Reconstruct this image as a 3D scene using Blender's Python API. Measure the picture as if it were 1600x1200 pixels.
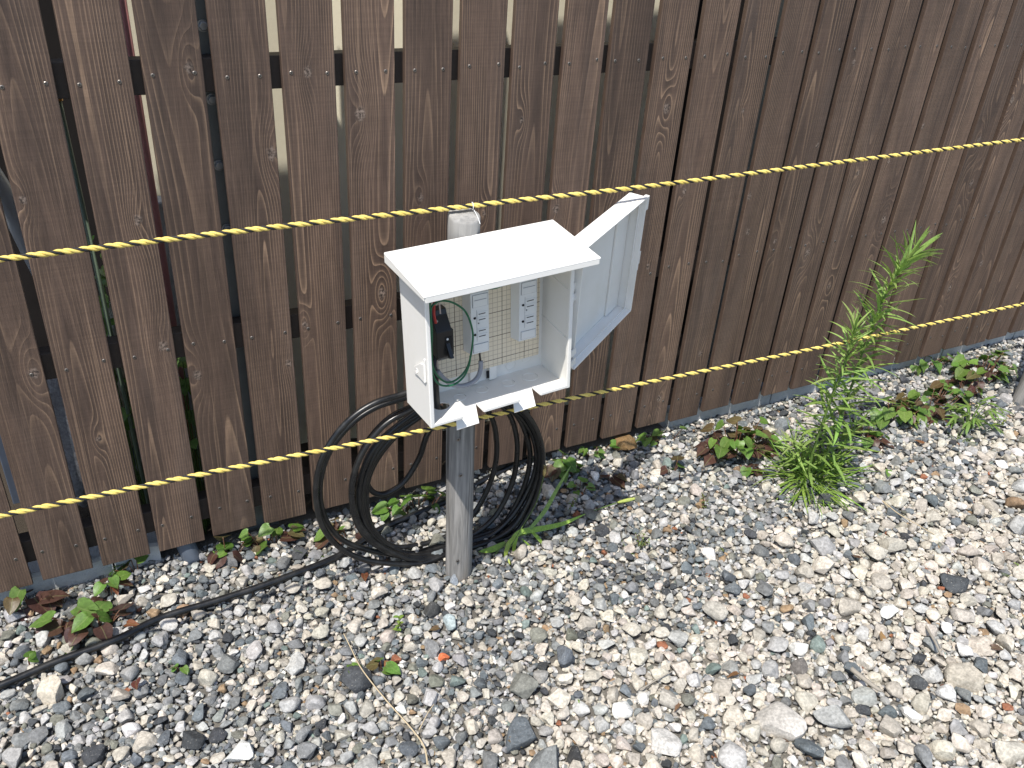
import bpy, bmesh, math, random
import numpy as np
from mathutils import Vector, Matrix, Euler

random.seed(7); RNG = np.random.default_rng(11)
S = bpy.context.scene
for o in list(bpy.data.objects): bpy.data.objects.remove(o)
COL = S.collection

# ------------------------------------------------------------------ camera
F = 1360.0                                   # focal length in pixels of the 1600 px wide photo
CAM = np.array([0.0, 0.0, 1.42])
# rows: world X (along the fence), Y (towards the fence), Z (up) in camera axes (right, down, forward)
RC = np.array([[0.88854486, -0.18972618, 0.41772240],
               [-0.45473734, -0.48494716, 0.74702089],
               [0.06084387, -0.85371554, -0.51717289]])
cd = bpy.data.cameras.new('camera'); cam = bpy.data.objects.new('camera', cd); COL.objects.link(cam)
cd.sensor_width = 36.0; cd.lens = 36.0 * F / 1600.0; cd.clip_start = 0.02; cd.clip_end = 400
mw = Matrix.Identity(4)
for i in range(3):
    mw[i][0] = RC[i][0]; mw[i][1] = -RC[i][1]; mw[i][2] = -RC[i][2]; mw[i][3] = CAM[i]
cam.matrix_world = mw
S.camera = cam
S.render.resolution_x = 1024; S.render.resolution_y = 768

def ray(px, py): return RC @ np.array([px - 800.0, py - 600.0, F])
def G(px, py, z=0.0):                       # pixel -> point on the level at height z
    r = ray(px, py); return CAM + r * ((z - CAM[2]) / r[2])
def OY(px, py, Y):                          # pixel -> point on the upright plane at distance Y
    r = ray(px, py); return CAM + r * (Y / r[1])
def PJ(P):
    v = RC.T @ (np.asarray(P, float) - CAM); return np.array([800, 600]) + F * v[:2] / v[2]

# ------------------------------------------------------------------ light
EL = math.radians(62.5); HX, HY = 0.824, 0.566           # light travels towards +X +Y
w = bpy.data.worlds.new('World'); S.world = w; w.use_nodes = True
nt = w.node_tree
sky = nt.nodes.new('ShaderNodeTexSky'); sky.sky_type = 'NISHITA'; sky.sun_disc = False
sky.sun_elevation = EL; sky.sun_rotation = math.atan2(-HX, -HY)
bg = nt.nodes['Background']; bg.inputs[1].default_value = 0.148
nt.links.new(sky.outputs[0], bg.inputs[0])
sd = bpy.data.lights.new('sun', 'SUN'); sun = bpy.data.objects.new('sun', sd); COL.objects.link(sun)
sd.energy = 4.5; sd.angle = math.radians(0.53); sd.color = (1.0, 0.955, 0.89)
dirv = Vector((HX * math.cos(EL), HY * math.cos(EL), -math.sin(EL)))
sun.rotation_euler = dirv.to_track_quat('-Z', 'Y').to_euler(); sun.location = (-3, -2, 6)
vs = S.view_settings; vs.view_transform = 'Standard'; vs.look = 'None'; vs.exposure = 0.35; vs.gamma = 1.0
vs.use_curve_mapping = False

# ------------------------------------------------------------------ helpers
class Mat:
    def __init__(s, name):
        s.m = bpy.data.materials.new(name); s.m.use_nodes = True; s.t = s.m.node_tree
        s.b = s.t.nodes['Principled BSDF']; s.out = s.t.nodes['Material Output']
    def n(s, typ, ins=None, **kw):
        nd = s.t.nodes.new('ShaderNode' + typ)
        for k, v in kw.items(): setattr(nd, k, v)
        for k, v in (ins or {}).items(): s.set(nd.inputs[k], v)
        return nd
    def set(s, sock, v):
        if isinstance(v, bpy.types.NodeSocket): s.t.links.new(v, sock)
        else: sock.default_value = v
    def math(s, op, a, b=None, c=None, clamp=False):
        nd = s.t.nodes.new('ShaderNodeMath'); nd.operation = op; nd.use_clamp = clamp
        s.set(nd.inputs[0], a)
        if b is not None: s.set(nd.inputs[1], b)
        if c is not None: s.set(nd.inputs[2], c)
        return nd.outputs[0]
    def noise(s, vec, scale=5, detail=3, rough=0.5, dist=0.0, dims='3D', w=None):
        nd = s.t.nodes.new('ShaderNodeTexNoise'); nd.noise_dimensions = dims
        if vec is not None and dims != '1D': s.set(nd.inputs['Vector'], vec)
        if w is not None: s.set(nd.inputs['W'], w)
        nd.inputs['Scale'].default_value = scale; nd.inputs['Detail'].default_value = detail
        nd.inputs['Roughness'].default_value = rough; nd.inputs['Distortion'].default_value = dist
        return nd.outputs[0]
    def mix(s, fac, a, b, mode='MIX'):
        nd = s.t.nodes.new('ShaderNodeMix'); nd.data_type = 'RGBA'; nd.blend_type = mode
        s.set(nd.inputs[0], fac)
        for sock, v in ((nd.inputs[6], a), (nd.inputs[7], b)):
            if isinstance(v, (tuple, list)) and len(v) == 3: v = (*v, 1)
            s.set(sock, v)
        return nd.outputs[2]
    def rng(s, v, a, b, c=0.0, d=1.0):
        nd = s.t.nodes.new('ShaderNodeMapRange'); nd.interpolation_type = 'SMOOTHSTEP'
        for i, x in enumerate((v, a, b, c, d)): s.set(nd.inputs[i], x)
        return nd.outputs[0]
    def obj(s): return s.n('TexCoord').outputs['Object']
    def mapping(s, vec, scale=(1, 1, 1), loc=(0, 0, 0)):
        nd = s.n('Mapping'); s.set(nd.inputs[0], vec); nd.inputs['Scale'].default_value = scale
        s.set(nd.inputs['Location'], loc); return nd.outputs[0]
    def base(s, col=None, rough=None, spec=None):
        if col is not None: s.set(s.b.inputs['Base Color'], (*col, 1) if isinstance(col, tuple) and len(col) == 3 else col)
        if rough is not None: s.set(s.b.inputs['Roughness'], rough)
        if spec is not None: s.b.inputs['Specular IOR Level'].default_value = spec
        return s
    def bump(s, h, strength=0.3, dist=0.002):
        nd = s.n('Bump'); nd.inputs['Strength'].default_value = strength; nd.inputs['Distance'].default_value = dist
        s.set(nd.inputs['Height'], h); s.t.links.new(nd.outputs[0], s.b.inputs['Normal'])

def plain(name, col, rough=0.5, var=0.12, scale=40, spec=0.5, metal=0.0, bump=0.0, bdist=0.001):
    m = Mat(name); o = m.obj(); nz = m.noise(o, scale, 4, 0.6)
    lo = tuple(c * (1 - var) for c in col); hi = tuple(min(1, c * (1 + var)) for c in col)
    m.base(m.mix(nz, lo, hi), rough, spec); m.b.inputs['Metallic'].default_value = metal
    if bump: m.bump(m.noise(o, scale * 6, 3), bump, bdist)
    return m.m

class MB:
    """collects vertices and faces, then links them as one mesh object"""
    def __init__(s): s.v = []; s.f = []; s.mi = []
    def add(s, vs, fs, mi=0):
        b = len(s.v); s.v += [tuple(map(float, p)) for p in vs]
        s.f += [tuple(b + i for i in f) for f in fs]; s.mi += [mi] * len(fs); return s
    def box(s, x0, x1, y0, y1, z0, z1, mi=0):
        return s.add([(x0,y0,z0),(x1,y0,z0),(x1,y1,z0),(x0,y1,z0),(x0,y0,z1),(x1,y0,z1),(x1,y1,z1),(x0,y1,z1)],
              [(0,3,2,1),(4,5,6,7),(0,1,5,4),(1,2,6,5),(2,3,7,6),(3,0,4,7)], mi)
    def hexa(s, p, mi=0):                  # eight corners in box order
        return s.add(p, [(0,3,2,1),(4,5,6,7),(0,1,5,4),(1,2,6,5),(2,3,7,6),(3,0,4,7)], mi)
    def prism(s, poly, axis, a, b, mi=0):  # polygon extruded along an axis
        n = len(poly)
        def P(u, v, k): return {0: (k, u, v), 1: (u, k, v), 2: (u, v, k)}[axis]
        vs = [P(u, v, a) for u, v in poly] + [P(u, v, b) for u, v in poly]
        fs = [tuple(range(n))[::-1], tuple(range(n, 2*n))] + [(i, (i+1) % n, n + (i+1) % n, n + i) for i in range(n)]
        return s.add(vs, fs, mi)
    def tube(s, pts, rad, seg=8, closed=False, mi=0, cap=True):
        P = np.array(pts, float); n = len(P); rad = np.full(n, rad) if np.isscalar(rad) else np.array(rad)
        if closed: T = np.roll(P, -1, 0) - np.roll(P, 1, 0)
        else: T = np.gradient(P, axis=0)
        T /= np.linalg.norm(T, axis=1)[:, None] + 1e-12
        a = np.array([0, 0, 1.0]) if abs(T[0][2]) < 0.9 else np.array([1.0, 0, 0])
        u = np.cross(T[0], a); u /= np.linalg.norm(u); vs = []
        for i in range(n):
            u = u - T[i] * u.dot(T[i]); u /= np.linalg.norm(u); q = np.cross(T[i], u)
            for k in range(seg):
                th = 2 * math.pi * k / seg; vs.append(P[i] + rad[i] * (math.cos(th) * u + math.sin(th) * q))
        fs = []
        for i in range(n if closed else n - 1):
            j = (i + 1) % n
            for k in range(seg):
                l = (k + 1) % seg; fs.append((i*seg+k, i*seg+l, j*seg+l, j*seg+k))
        if cap and not closed: fs += [tuple(range(seg))[::-1], tuple((n-1)*seg + k for k in range(seg))]
        return s.add(vs, fs, mi)
    def lathe(s, prof, seg=16, c=(0,0,0), axis=2, mi=0):
        vs = []; n = len(prof)
        for r, h in prof:
            for k in range(seg):
                t = 2*math.pi*k/seg; x, y = r*math.cos(t), r*math.sin(t)
                p = {2: (x, y, h), 1: (x, h, -y), 0: (h, x, y)}[axis]
                vs.append((p[0]+c[0], p[1]+c[1], p[2]+c[2]))
        fs = [(i*seg+k, i*seg+(k+1) % seg, (i+1)*seg+(k+1) % seg, (i+1)*seg+k) for i in range(n-1) for k in range(seg)]
        fs += [tuple(range(seg))[::-1], tuple((n-1)*seg+k for k in range(seg))]
        return s.add(vs, fs, mi)
    def mesh(s, name, smooth=False):
        me = bpy.data.meshes.new(name); me.from_pydata(s.v, [], s.f)
        for i, p in enumerate(me.polygons): p.material_index = s.mi[i]
        bm = bmesh.new(); bm.from_mesh(me); bmesh.ops.recalc_face_normals(bm, faces=bm.faces); bm.to_mesh(me); bm.free()
        if smooth: me.polygons.foreach_set('use_smooth', [True]*len(me.polygons))
        return me
    def build(s, name, mat, parent=None, smooth=False, bevel=0.0, seg=2, loc=(0,0,0), sharp=None):
        me = s.mesh(name, smooth)
        for m in (mat if isinstance(mat, (list, tuple)) else [mat]): me.materials.append(m)
        return link(name, me, parent, loc, bevel=bevel, seg=seg, sharp=sharp)

def link(name, me, parent=None, loc=(0,0,0), rot=None, scale=None, bevel=0, seg=2, sharp=None):
    o = bpy.data.objects.new(name, me); COL.objects.link(o); o.parent = parent; o.location = loc
    if rot is not None: o.rotation_euler = rot
    if scale is not None: o.scale = scale
    if sharp:
        me.set_sharp_from_angle(angle=math.radians(sharp))
    if bevel:
        b = o.modifiers.new('bevel', 'BEVEL'); b.width = bevel; b.segments = seg; b.limit_method = 'ANGLE'; b.angle_limit = math.radians(40)
        b.harden_normals = False
    return o
def empty(name, loc=(0,0,0), rot=None):
    o = bpy.data.objects.new(name, None); COL.objects.link(o); o.location = loc; o.empty_display_size = 0.05
    if rot is not None: o.rotation_euler = rot
    return o
def tag(o, label=None, cat=None, group=None, kind=None):
    for k, v in (('label', label), ('category', cat), ('group', group), ('kind', kind)):
        if v: o[k] = v
    return o
def spline(pts, n=8, closed=False):          # Catmull-Rom through points
    P = np.array(pts, float); m = len(P); out = []
    for i in range(m if closed else m - 1):
        if closed: a, b, c, d = P[(i-1) % m], P[i], P[(i+1) % m], P[(i+2) % m]
        else: a, b, c, d = P[max(i-1, 0)], P[i], P[i+1], P[min(i+2, m-1)]
        for k in range(n):
            t = k / n
            out.append(0.5*((2*b) + (c-a)*t + (2*a-5*b+4*c-d)*t*t + (3*b-a-3*c+d)*t**3))
    if not closed: out.append(P[-1])
    return np.array(out)
def V(*p): return np.array(p, float)

# ------------------------------------------------------------------ materials
def wood_plank():
    m = Mat('stained_plank_wood'); o = m.obj(); oi = m.n('ObjectInfo').outputs['Random']
    sp = m.n('SeparateXYZ', {0: o}); x, y, z = sp.outputs
    r1 = m.math('MULTIPLY', oi, 91.7); r2 = m.math('FRACT', m.math('MULTIPLY', oi, 57.31)); r3 = m.math('FRACT', m.math('MULTIPLY', oi, 133.7))
    zc = m.math('ADD', z, r1)
    nx = m.noise(None, 0.55, 1, dims='1D', w=zc); nd = m.noise(None, 0.30, 1, dims='1D', w=m.math('ADD', zc, 300.0))
    x0 = m.math('ADD', m.math('MULTIPLY', m.math('SUBTRACT', r2, 0.5), 0.07), m.math('MULTIPLY', m.math('SUBTRACT', nx, 0.5), 0.045))
    u = m.math('SUBTRACT', x, x0)
    d = m.math('ADD', 0.004, m.math('MULTIPLY', m.math('ABSOLUTE', m.math('SUBTRACT', nd, 0.40)), 0.17))
    cv = m.n('CombineXYZ', {0: m.math('MULTIPLY', x, 15.0), 1: r1, 2: m.math('MULTIPLY', zc, 1.1)}).outputs[0]
    wob = m.math('MULTIPLY', m.math('SUBTRACT', m.noise(cv, 1.0, 2, 0.5), 0.5), 0.0075)
    kmask = None
    for kn in ('knot_a', 'knot_b'):
        at = m.n('Attribute', attribute_type='OBJECT', attribute_name=kn).outputs['Vector']
        ks = m.n('SeparateXYZ', {0: at})
        dx = m.math('SUBTRACT', x, ks.outputs[0]); dz = m.math('SUBTRACT', z, ks.outputs[1]); sz = ks.outputs[2]
        wide = m.math('ADD', m.math('POWER', m.math('DIVIDE', dx, m.math('MULTIPLY', sz, 1.7)), 2.0), m.math('POWER', m.math('DIVIDE', dz, m.math('MULTIPLY', sz, 5.5)), 2.0))
        d = m.math('ADD', d, m.math('MULTIPLY', m.math('EXPONENT', m.math('MULTIPLY', wide, -1.0)), m.math('MULTIPLY', sz, 1.9)))
        near = m.math('SQRT', m.math('ADD', m.math('POWER', m.math('DIVIDE', dx, sz), 2.0), m.math('POWER', m.math('DIVIDE', dz, m.math('MULTIPLY', sz, 1.35)), 2.0)))
        near = m.math('ADD', near, m.math('MULTIPLY', m.math('SUBTRACT', m.noise(m.mapping(o, (120, 120, 120)), 1, 2), 0.5), 0.9))
        km = m.rng(near, 0.35, 0.95, 1.0, 0.0)
        kmask = km if kmask is None else m.math('MAXIMUM', kmask, km)
    rad = m.math('ADD', m.math('SQRT', m.math('ADD', m.math('MULTIPLY', u, u), m.math('MULTIPLY', d, d))), wob)
    fr = m.math('FRACT', m.math('MULTIPLY', rad, m.math('ADD', 150.0, m.math('MULTIPLY', r3, 110.0))))
    line = m.math('MULTIPLY', m.math('POWER', fr, 7.0), m.rng(fr, 0.93, 1.0, 1.0, 0.0))
    line = m.math('MULTIPLY', line, 2.1, clamp=True)
    soft = m.math('POWER', fr, 1.6)
    patch = m.noise(m.n('CombineXYZ', {0: m.math('MULTIPLY', x, 30.0), 1: r1, 2: m.math('MULTIPLY', zc, 3.2)}).outputs[0], 1.0, 3, 0.6)
    fib = m.noise(m.n('CombineXYZ', {0: m.math('MULTIPLY', x, 700.0), 1: r1, 2: m.math('MULTIPLY', zc, 22.0)}).outputs[0], 1.0, 4, 0.65)
    saw = m.noise(m.n('CombineXYZ', {0: m.math('MULTIPLY', x, 9.0), 1: r1, 2: m.math('MULTIPLY', zc, 260.0)}).outputs[0], 1.0, 2, 0.5)
    c = m.mix(m.rng(patch, 0.3, 0.72), (0.066, 0.0435, 0.033), (0.124, 0.080, 0.058))
    c = m.mix(m.math('MULTIPLY', soft, 0.28), c, (0.165, 0.108, 0.076))
    lm = m.math('MULTIPLY', line, m.rng(m.noise(m.n('CombineXYZ', {0: m.math('MULTIPLY', x, 14.0), 1: m.math('ADD', r1, 9.0), 2: m.math('MULTIPLY', zc, 2.6)}).outputs[0], 1, 2), 0.36, 0.66, 0.08, 0.80))
    c = m.mix(m.math('MULTIPLY', lm, 0.9), c, (0.34, 0.225, 0.145))
    stk_n = m.noise(m.n('CombineXYZ', {0: m.math('MULTIPLY', m.math('ADD', x, m.math('MULTIPLY', wob, 1.5)), 210.0), 1: r1, 2: m.math('MULTIPLY', zc, 1.6)}).outputs[0], 1.0, 2, 0.5)
    c = m.mix(m.rng(stk_n, 0.60, 0.74, 0, 0.45), c, (0.27, 0.18, 0.12)); c = m.mix(m.rng(stk_n, 0.26, 0.42, 0.4, 0), c, (0.050, 0.035, 0.029))
    fade = m.noise(m.n('CombineXYZ', {0: m.math('MULTIPLY', x, 8.0), 1: m.math('ADD', r1, 40.0), 2: m.math('MULTIPLY', zc, 1.3)}).outputs[0], 1.0, 3, 0.6)
    c = m.mix(m.rng(fade, 0.5, 0.8, 0, 0.35), c, (0.155, 0.120, 0.101))
    c = m.mix(m.math('MULTIPLY', kmask, 0.85), c, m.mix(m.rng(m.noise(m.mapping(o, (190, 190, 190)), 1, 3), 0.34, 0.66), (0.022, 0.016, 0.014), (0.29, 0.22, 0.175)))
    v = m.math('MULTIPLY', m.rng(fib, 0.25, 0.75, 0.74, 1.2), m.rng(saw, 0.3, 0.7, 0.93, 1.05))
    v = m.math('MULTIPLY', v, m.math('ADD', 0.82, m.math('MULTIPLY', r3, 0.4)))
    c = m.mix(1.0, c, m.n('CombineColor', {0: v, 1: v, 2: v}).outputs[0], 'MULTIPLY')
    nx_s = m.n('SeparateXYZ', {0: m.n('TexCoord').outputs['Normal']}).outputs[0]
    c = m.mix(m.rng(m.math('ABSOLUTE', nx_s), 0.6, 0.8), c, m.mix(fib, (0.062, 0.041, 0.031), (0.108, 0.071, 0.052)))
    m.base(c, m.rng(fib, 0.2, 0.8, 0.48, 0.66), 0.42)
    h = m.math('ADD', m.math('ADD', m.math('MULTIPLY', line, 0.35), m.math('MULTIPLY', fib, 0.5)), m.math('MULTIPLY', m.math('ADD', kmask, saw), 0.25))
    m.bump(h, 0.55, 0.0012)
    return m.m
def weathered_post():
    m = Mat('weathered_post_wood'); o = m.obj(); sp = m.n('SeparateXYZ', {0: o})
    st = m.mapping(o, (1, 1, 0.06)); n1 = m.noise(st, 90, 4, 0.6, 0.4); n2 = m.noise(m.mapping(o, (1, 1, 0.25)), 14, 3); fb = m.noise(m.mapping(o, (1, 1, 0.035)), 420, 3)
    c = m.mix(m.rng(n1, 0.3, 0.7), (0.165, 0.16, 0.152), (0.335, 0.32, 0.30))
    c = m.mix(m.rng(n2, 0.52, 0.72, 0, 0.55), c, (0.30, 0.25, 0.195))
    c = m.mix(m.rng(m.noise(m.mapping(o, (1, 1, 0.02)), 70, 2), 0.60, 0.66, 0, 0.7), c, (0.06, 0.055, 0.05))
    c = m.mix(m.rng(sp.outputs[2], 0.79, 0.84, 0, 0.7), c, m.mix(n1, (0.20, 0.195, 0.185), (0.50, 0.485, 0.455)))
    m.base(c, 0.85, 0.2); m.bump(m.math('ADD', n1, fb), 0.6, 0.0016); return m.m
def white_plastic():
    m = Mat('white_plastic'); o = m.obj(); n = m.noise(o, 9, 4, 0.6); n2 = m.noise(o, 160, 2)
    c = m.mix(m.rng(n, 0.35, 0.75), (0.82, 0.805, 0.765), (0.765, 0.745, 0.69))
    c = m.mix(m.rng(n2, 0.68, 0.80, 0, 0.2), c, (0.52, 0.49, 0.43))
    m.base(c, m.rng(n, 0.3, 0.7, 0.32, 0.48), 0.45); m.bump(m.noise(o, 22, 2), 0.06, 0.002); return m.m
def grid_plywood():
    m = Mat('grid_printed_plywood'); o = m.obj(); sp = m.n('SeparateXYZ', {0: o})
    n = m.noise(m.mapping(o, (1, 1, 0.15)), 60, 4, 0.6)
    c = m.mix(n, (0.70, 0.61, 0.46), (0.80, 0.71, 0.56))
    def lines(step, wd):
        out = None
        for k in (0, 2):
            a = m.math('ABSOLUTE', m.math('SUBTRACT', m.math('FRACT', m.math('ADD', m.math('DIVIDE', sp.outputs[k], step), 0.5)), 0.5))
            l = m.math('LESS_THAN', a, wd / step / 2); out = l if out is None else m.math('MAXIMUM', out, l)
        return out
    c = m.mix(m.math('MULTIPLY', lines(0.01, 0.0008), 0.6), c, (0.20, 0.12, 0.07))
    c = m.mix(m.math('MULTIPLY', lines(0.05, 0.0014), 0.85), c, (0.09, 0.055, 0.035))
    m.base(c, 0.7, 0.2); return m.m
def stone_mat(name='gravel_stone', attr=True):
    m = Mat(name); o = m.n('NewGeometry').outputs['Position']
    if attr: c0 = m.n('Attribute', attribute_type='GEOMETRY', attribute_name='tint').outputs['Color']
    else: c0 = m.n('ObjectInfo').outputs['Color']
    n1 = m.noise(o, 170, 5, 0.62); n2 = m.noise(o, 620, 3, 0.6); n3 = m.noise(o, 60, 2)
    v = m.math('MULTIPLY', m.rng(n1, 0.25, 0.78, 0.66, 1.22), m.rng(n3, 0.3, 0.7, 0.86, 1.1))
    c = m.mix(1.0, c0, m.n('CombineColor', {0: v, 1: v, 2: v}).outputs[0], 'MULTIPLY')
    c = m.mix(m.rng(n2, 0.62, 0.74, 0, 0.38), c, (0.10, 0.10, 0.10))
    c = m.mix(m.rng(m.noise(o, 380, 2), 0.64, 0.74, 0, 0.4), c, (0.62, 0.58, 0.50))
    m.base(c, 0.88, 0.25); m.bump(m.math('ADD', n1, m.math('MULTIPLY', n2, 0.5)), 0.75, 0.0022); return m.m
def soil_mat():
    m = Mat('sandy_soil'); o = m.n('NewGeometry').outputs['Position']; n = m.noise(o, 7, 4, 0.6); f = m.noise(o, 300, 4, 0.7); q = m.noise(o, 1200, 2)
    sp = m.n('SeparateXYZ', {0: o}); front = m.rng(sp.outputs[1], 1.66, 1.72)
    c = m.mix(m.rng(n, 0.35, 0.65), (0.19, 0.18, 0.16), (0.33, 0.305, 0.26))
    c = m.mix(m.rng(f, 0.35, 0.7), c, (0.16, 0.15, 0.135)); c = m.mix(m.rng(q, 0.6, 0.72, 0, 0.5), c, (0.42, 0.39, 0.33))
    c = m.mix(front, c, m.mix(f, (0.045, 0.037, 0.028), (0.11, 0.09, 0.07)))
    m.base(c, 0.95, 0.1); m.bump(m.math('ADD', f, q), 0.9, 0.003); return m.m
def leaf_mat():
    m = Mat('leaf'); o = m.obj(); sp = m.n('SeparateXYZ', {0: o}); oi = m.n('ObjectInfo')
    n = m.noise(o, 140, 3, 0.6)
    mid = m.rng(m.math('ABSOLUTE', sp.outputs[0]), 0.0, 0.0016, 1.0, 0.0)
    side = m.math('SINE', m.math('MULTIPLY', m.math('ADD', sp.outputs[1], m.math('MULTIPLY', m.math('ABSOLUTE', sp.outputs[0]), -1.0)), 900.0))
    v = m.math('MULTIPLY', m.rng(n, 0.3, 0.7, 0.8, 1.18), m.rng(side, 0.6, 1.0, 1.0, 1.12))
    c = m.mix(1.0, oi.outputs['Color'], m.n('CombineColor', {0: v, 1: v, 2: v}).outputs[0], 'MULTIPLY')
    c = m.mix(m.math('MULTIPLY', mid, 0.35), c, (0.30, 0.33, 0.14))
    m.base(c, 0.42, 0.4); m.bump(n, 0.25, 0.001)
    tr = m.n('BsdfTranslucent', {'Color': m.mix(1.0, c, (1.0, 1.25, 0.55), 'MULTIPLY')})
    mx = m.n('MixShader', {0: 0.30, 1: m.b.outputs[0], 2: tr.outputs[0]})
    m.t.links.new(mx.outputs[0], m.out.inputs[0]); return m.m
def concrete_mat():
    m = Mat('weathered_concrete'); o = m.n('NewGeometry').outputs['Position']; n = m.noise(o, 9, 5, 0.65); f = m.noise(o, 160, 4, 0.65)
    c = m.mix(m.rng(n, 0.3, 0.7), (0.36, 0.37, 0.37), (0.55, 0.55, 0.53)); c = m.mix(m.rng(f, 0.58, 0.78, 0, 0.45), c, (0.2, 0.2, 0.19))
    m.base(c, 0.9, 0.2); m.bump(m.math('ADD', f, n), 0.7, 0.003); return m.m
def rope_mat(name, col, hi):
    m = Mat(name); o = m.n('NewGeometry').outputs['Position']; n = m.noise(o, 900, 3, 0.6); n2 = m.noise(o, 30, 2)
    c = m.mix(m.rng(n, 0.3, 0.7), col, hi); c = m.mix(m.rng(n2, 0.45, 0.75, 0, 0.45), c, tuple(k*0.6 for k in col))
    m.base(c, 0.6, 0.3); m.bump(n, 0.5, 0.0008); return m.m
def cable_mat():
    m = Mat('black_cable_sheath'); o = m.n('NewGeometry').outputs['Position']; n = m.noise(o, 35, 4, 0.6)
    m.base(m.mix(m.rng(n, 0.4, 0.75), (0.0085, 0.009, 0.010), (0.022, 0.022, 0.021)), m.rng(n, 0.3, 0.7, 0.26, 0.42), 0.5); m.bump(n, 0.08, 0.002); return m.m

M = dict(plank=wood_plank(), post=weathered_post(), white=white_plastic(), grid=grid_plywood(), stone=stone_mat(), stone1=stone_mat('loose_stone', False),
         soil=soil_mat(), leaf=leaf_mat(), concrete=concrete_mat(), yellow=rope_mat('yellow_rope_fibre', (0.72, 0.53, 0.10), (0.88, 0.71, 0.24)),
         black=rope_mat('black_rope_fibre', (0.012, 0.012, 0.013), (0.035, 0.035, 0.037)), cable=cable_mat())
M['rail'] = plain('dark_rail_wood', (0.036, 0.027, 0.022), 0.6, 0.3, 60, 0.3, bump=0.3)
M['screw'] = plain('screw_steel', (0.22, 0.20, 0.18), 0.38, 0.3, 300, 0.5, 0.8)
M['slot'] = plain('dark_recess', (0.006, 0.006, 0.006), 0.8, 0.1)
M['breaker'] = plain('black_breaker_plastic', (0.013, 0.013, 0.014), 0.32, 0.2, 80)
M['socket'] = plain('socket_plastic', (0.74, 0.75, 0.74), 0.3, 0.03, 60)
M['green'] = plain('green_wire_sheath', (0.012, 0.13, 0.055), 0.35, 0.15, 60)
M['red'] = plain('red_wire_sheath', (0.42, 0.035, 0.03), 0.4, 0.15, 60)
M['grey'] = plain('grey_cable_sheath', (0.26, 0.27, 0.30), 0.45, 0.1, 60)
M['clear'] = plain('pale_wire_sheath', (0.5, 0.4, 0.36), 0.4, 0.1, 60)
M['steel'] = plain('galvanised_steel', (0.19, 0.20, 0.195), 0.5, 0.2, 30, 0.5, 0.35)
M['bolt'] = plain('zinc_bolt', (0.36, 0.37, 0.38), 0.36, 0.15, 200, 0.5, 0.75)
M['cream'] = plain('cream_render', (0.86, 0.80, 0.62), 0.9, 0.05, 60, 0.2, bump=0.3)
M['dark'] = plain('gap_shade_dark', (0.018, 0.015, 0.014), 0.8, 0.3, 12, 0.2)  # near-black colour carries the shade behind the fence gaps
M['redpaint'] = plain('faded_red_paint', (0.56, 0.24, 0.23), 0.5, 0.15, 30)
M['pipe'] = plain('grey_pvc_pipe', (0.36, 0.38, 0.40), 0.35, 0.15, 14)
M['hose'] = plain('green_stake_coating', (0.15, 0.20, 0.14), 0.4, 0.15, 40)
M['brass'] = plain('brass_tip', (0.45, 0.25, 0.08), 0.3, 0.15, 40, 0.5, 0.8)
M['stem'] = plain('green_stem', (0.10, 0.16, 0.035), 0.5, 0.25, 60)
M['redstem'] = plain('red_brown_stem', (0.14, 0.065, 0.035), 0.5, 0.25, 60)
M['straw'] = plain('dry_straw', (0.46, 0.37, 0.235), 0.7, 0.2, 80)
M['seed'] = plain('green_seed_bristle', (0.40, 0.46, 0.11), 0.6, 0.25, 200)
M['dryseed'] = plain('tan_seed_bristle', (0.46, 0.34, 0.12), 0.6, 0.25, 200)
M['deadwood'] = plain('old_grey_wood', (0.30, 0.27, 0.225), 0.85, 0.3, 60, 0.2, bump=0.5)
M['white_wire'] = plain('white_tie_wire', (0.75, 0.75, 0.73), 0.4, 0.05)

# ------------------------------------------------------------------ the ground
def hgt(x, y): return 0.006*math.sin(3.1*x + 1.3*y) * math.cos(2.3*y - 0.7*x) + 0.003*math.sin(9*x)*math.sin(8*y + 1)
xs = np.concatenate([np.linspace(-30, -1.2, 10), np.linspace(-1.0, 4.0, 90), np.linspace(4.3, 40, 10)])
ys = np.concatenate([np.linspace(-30, -0.4, 8), np.linspace(-0.2, 2.8, 60), np.linspace(3.2, 40, 10)])
gv = [(x, y, (hgt(x, y) if -1.1 < x < 4.1 and -0.3 < y < 2.9 else 0) - 0.007) for y in ys for x in xs]
nx_ = len(xs)
gf = [(j*nx_+i, j*nx_+i+1, (j+1)*nx_+i+1, (j+1)*nx_+i) for j in range(len(ys)-1) for i in range(nx_-1)]
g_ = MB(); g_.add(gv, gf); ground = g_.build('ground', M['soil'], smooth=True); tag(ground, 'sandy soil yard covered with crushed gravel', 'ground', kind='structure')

# ------------------------------------------------------------------ gravel
def stone_mesh(sub, seed, planes=9, round_=0.25):
    r = np.random.default_rng(seed)
    bm = bmesh.new(); bmesh.ops.create_icosphere(bm, subdivisions=sub, radius=1.0)
    v = np.array([p.co[:] for p in bm.verts])
    for _ in range(planes):
        n = r.normal(size=3); n /= np.linalg.norm(n); dd = r.uniform(0.40, 0.80)
        k = v @ n - dd; v -= np.where(k > 0, k * (1 - round_*0.12), 0)[:, None] * n
    lob = r.normal(size=(4, 3)) * 2.2; ph = r.uniform(0, 6.28, 4)
    v *= (1 + 0.035 * np.sin(v @ lob.T + ph).sum(1))[:, None]
    v *= np.array([1.0, r.uniform(0.68, 0.9), r.uniform(0.5, 0.72)])
    v /= np.abs(v[:, :2]).max()
    f = np.array([[q.index for q in p.verts] for p in bm.faces]); bm.free()
    return v, f
HI = [stone_mesh(3, 100+i, RNG.integers(9, 15)) for i in range(24)]
LO = [stone_mesh(2, 300+i, RNG.integers(7, 12)) for i in range(24)]
TI = [stone_mesh(1, 500+i, 4) for i in range(12)]

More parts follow.
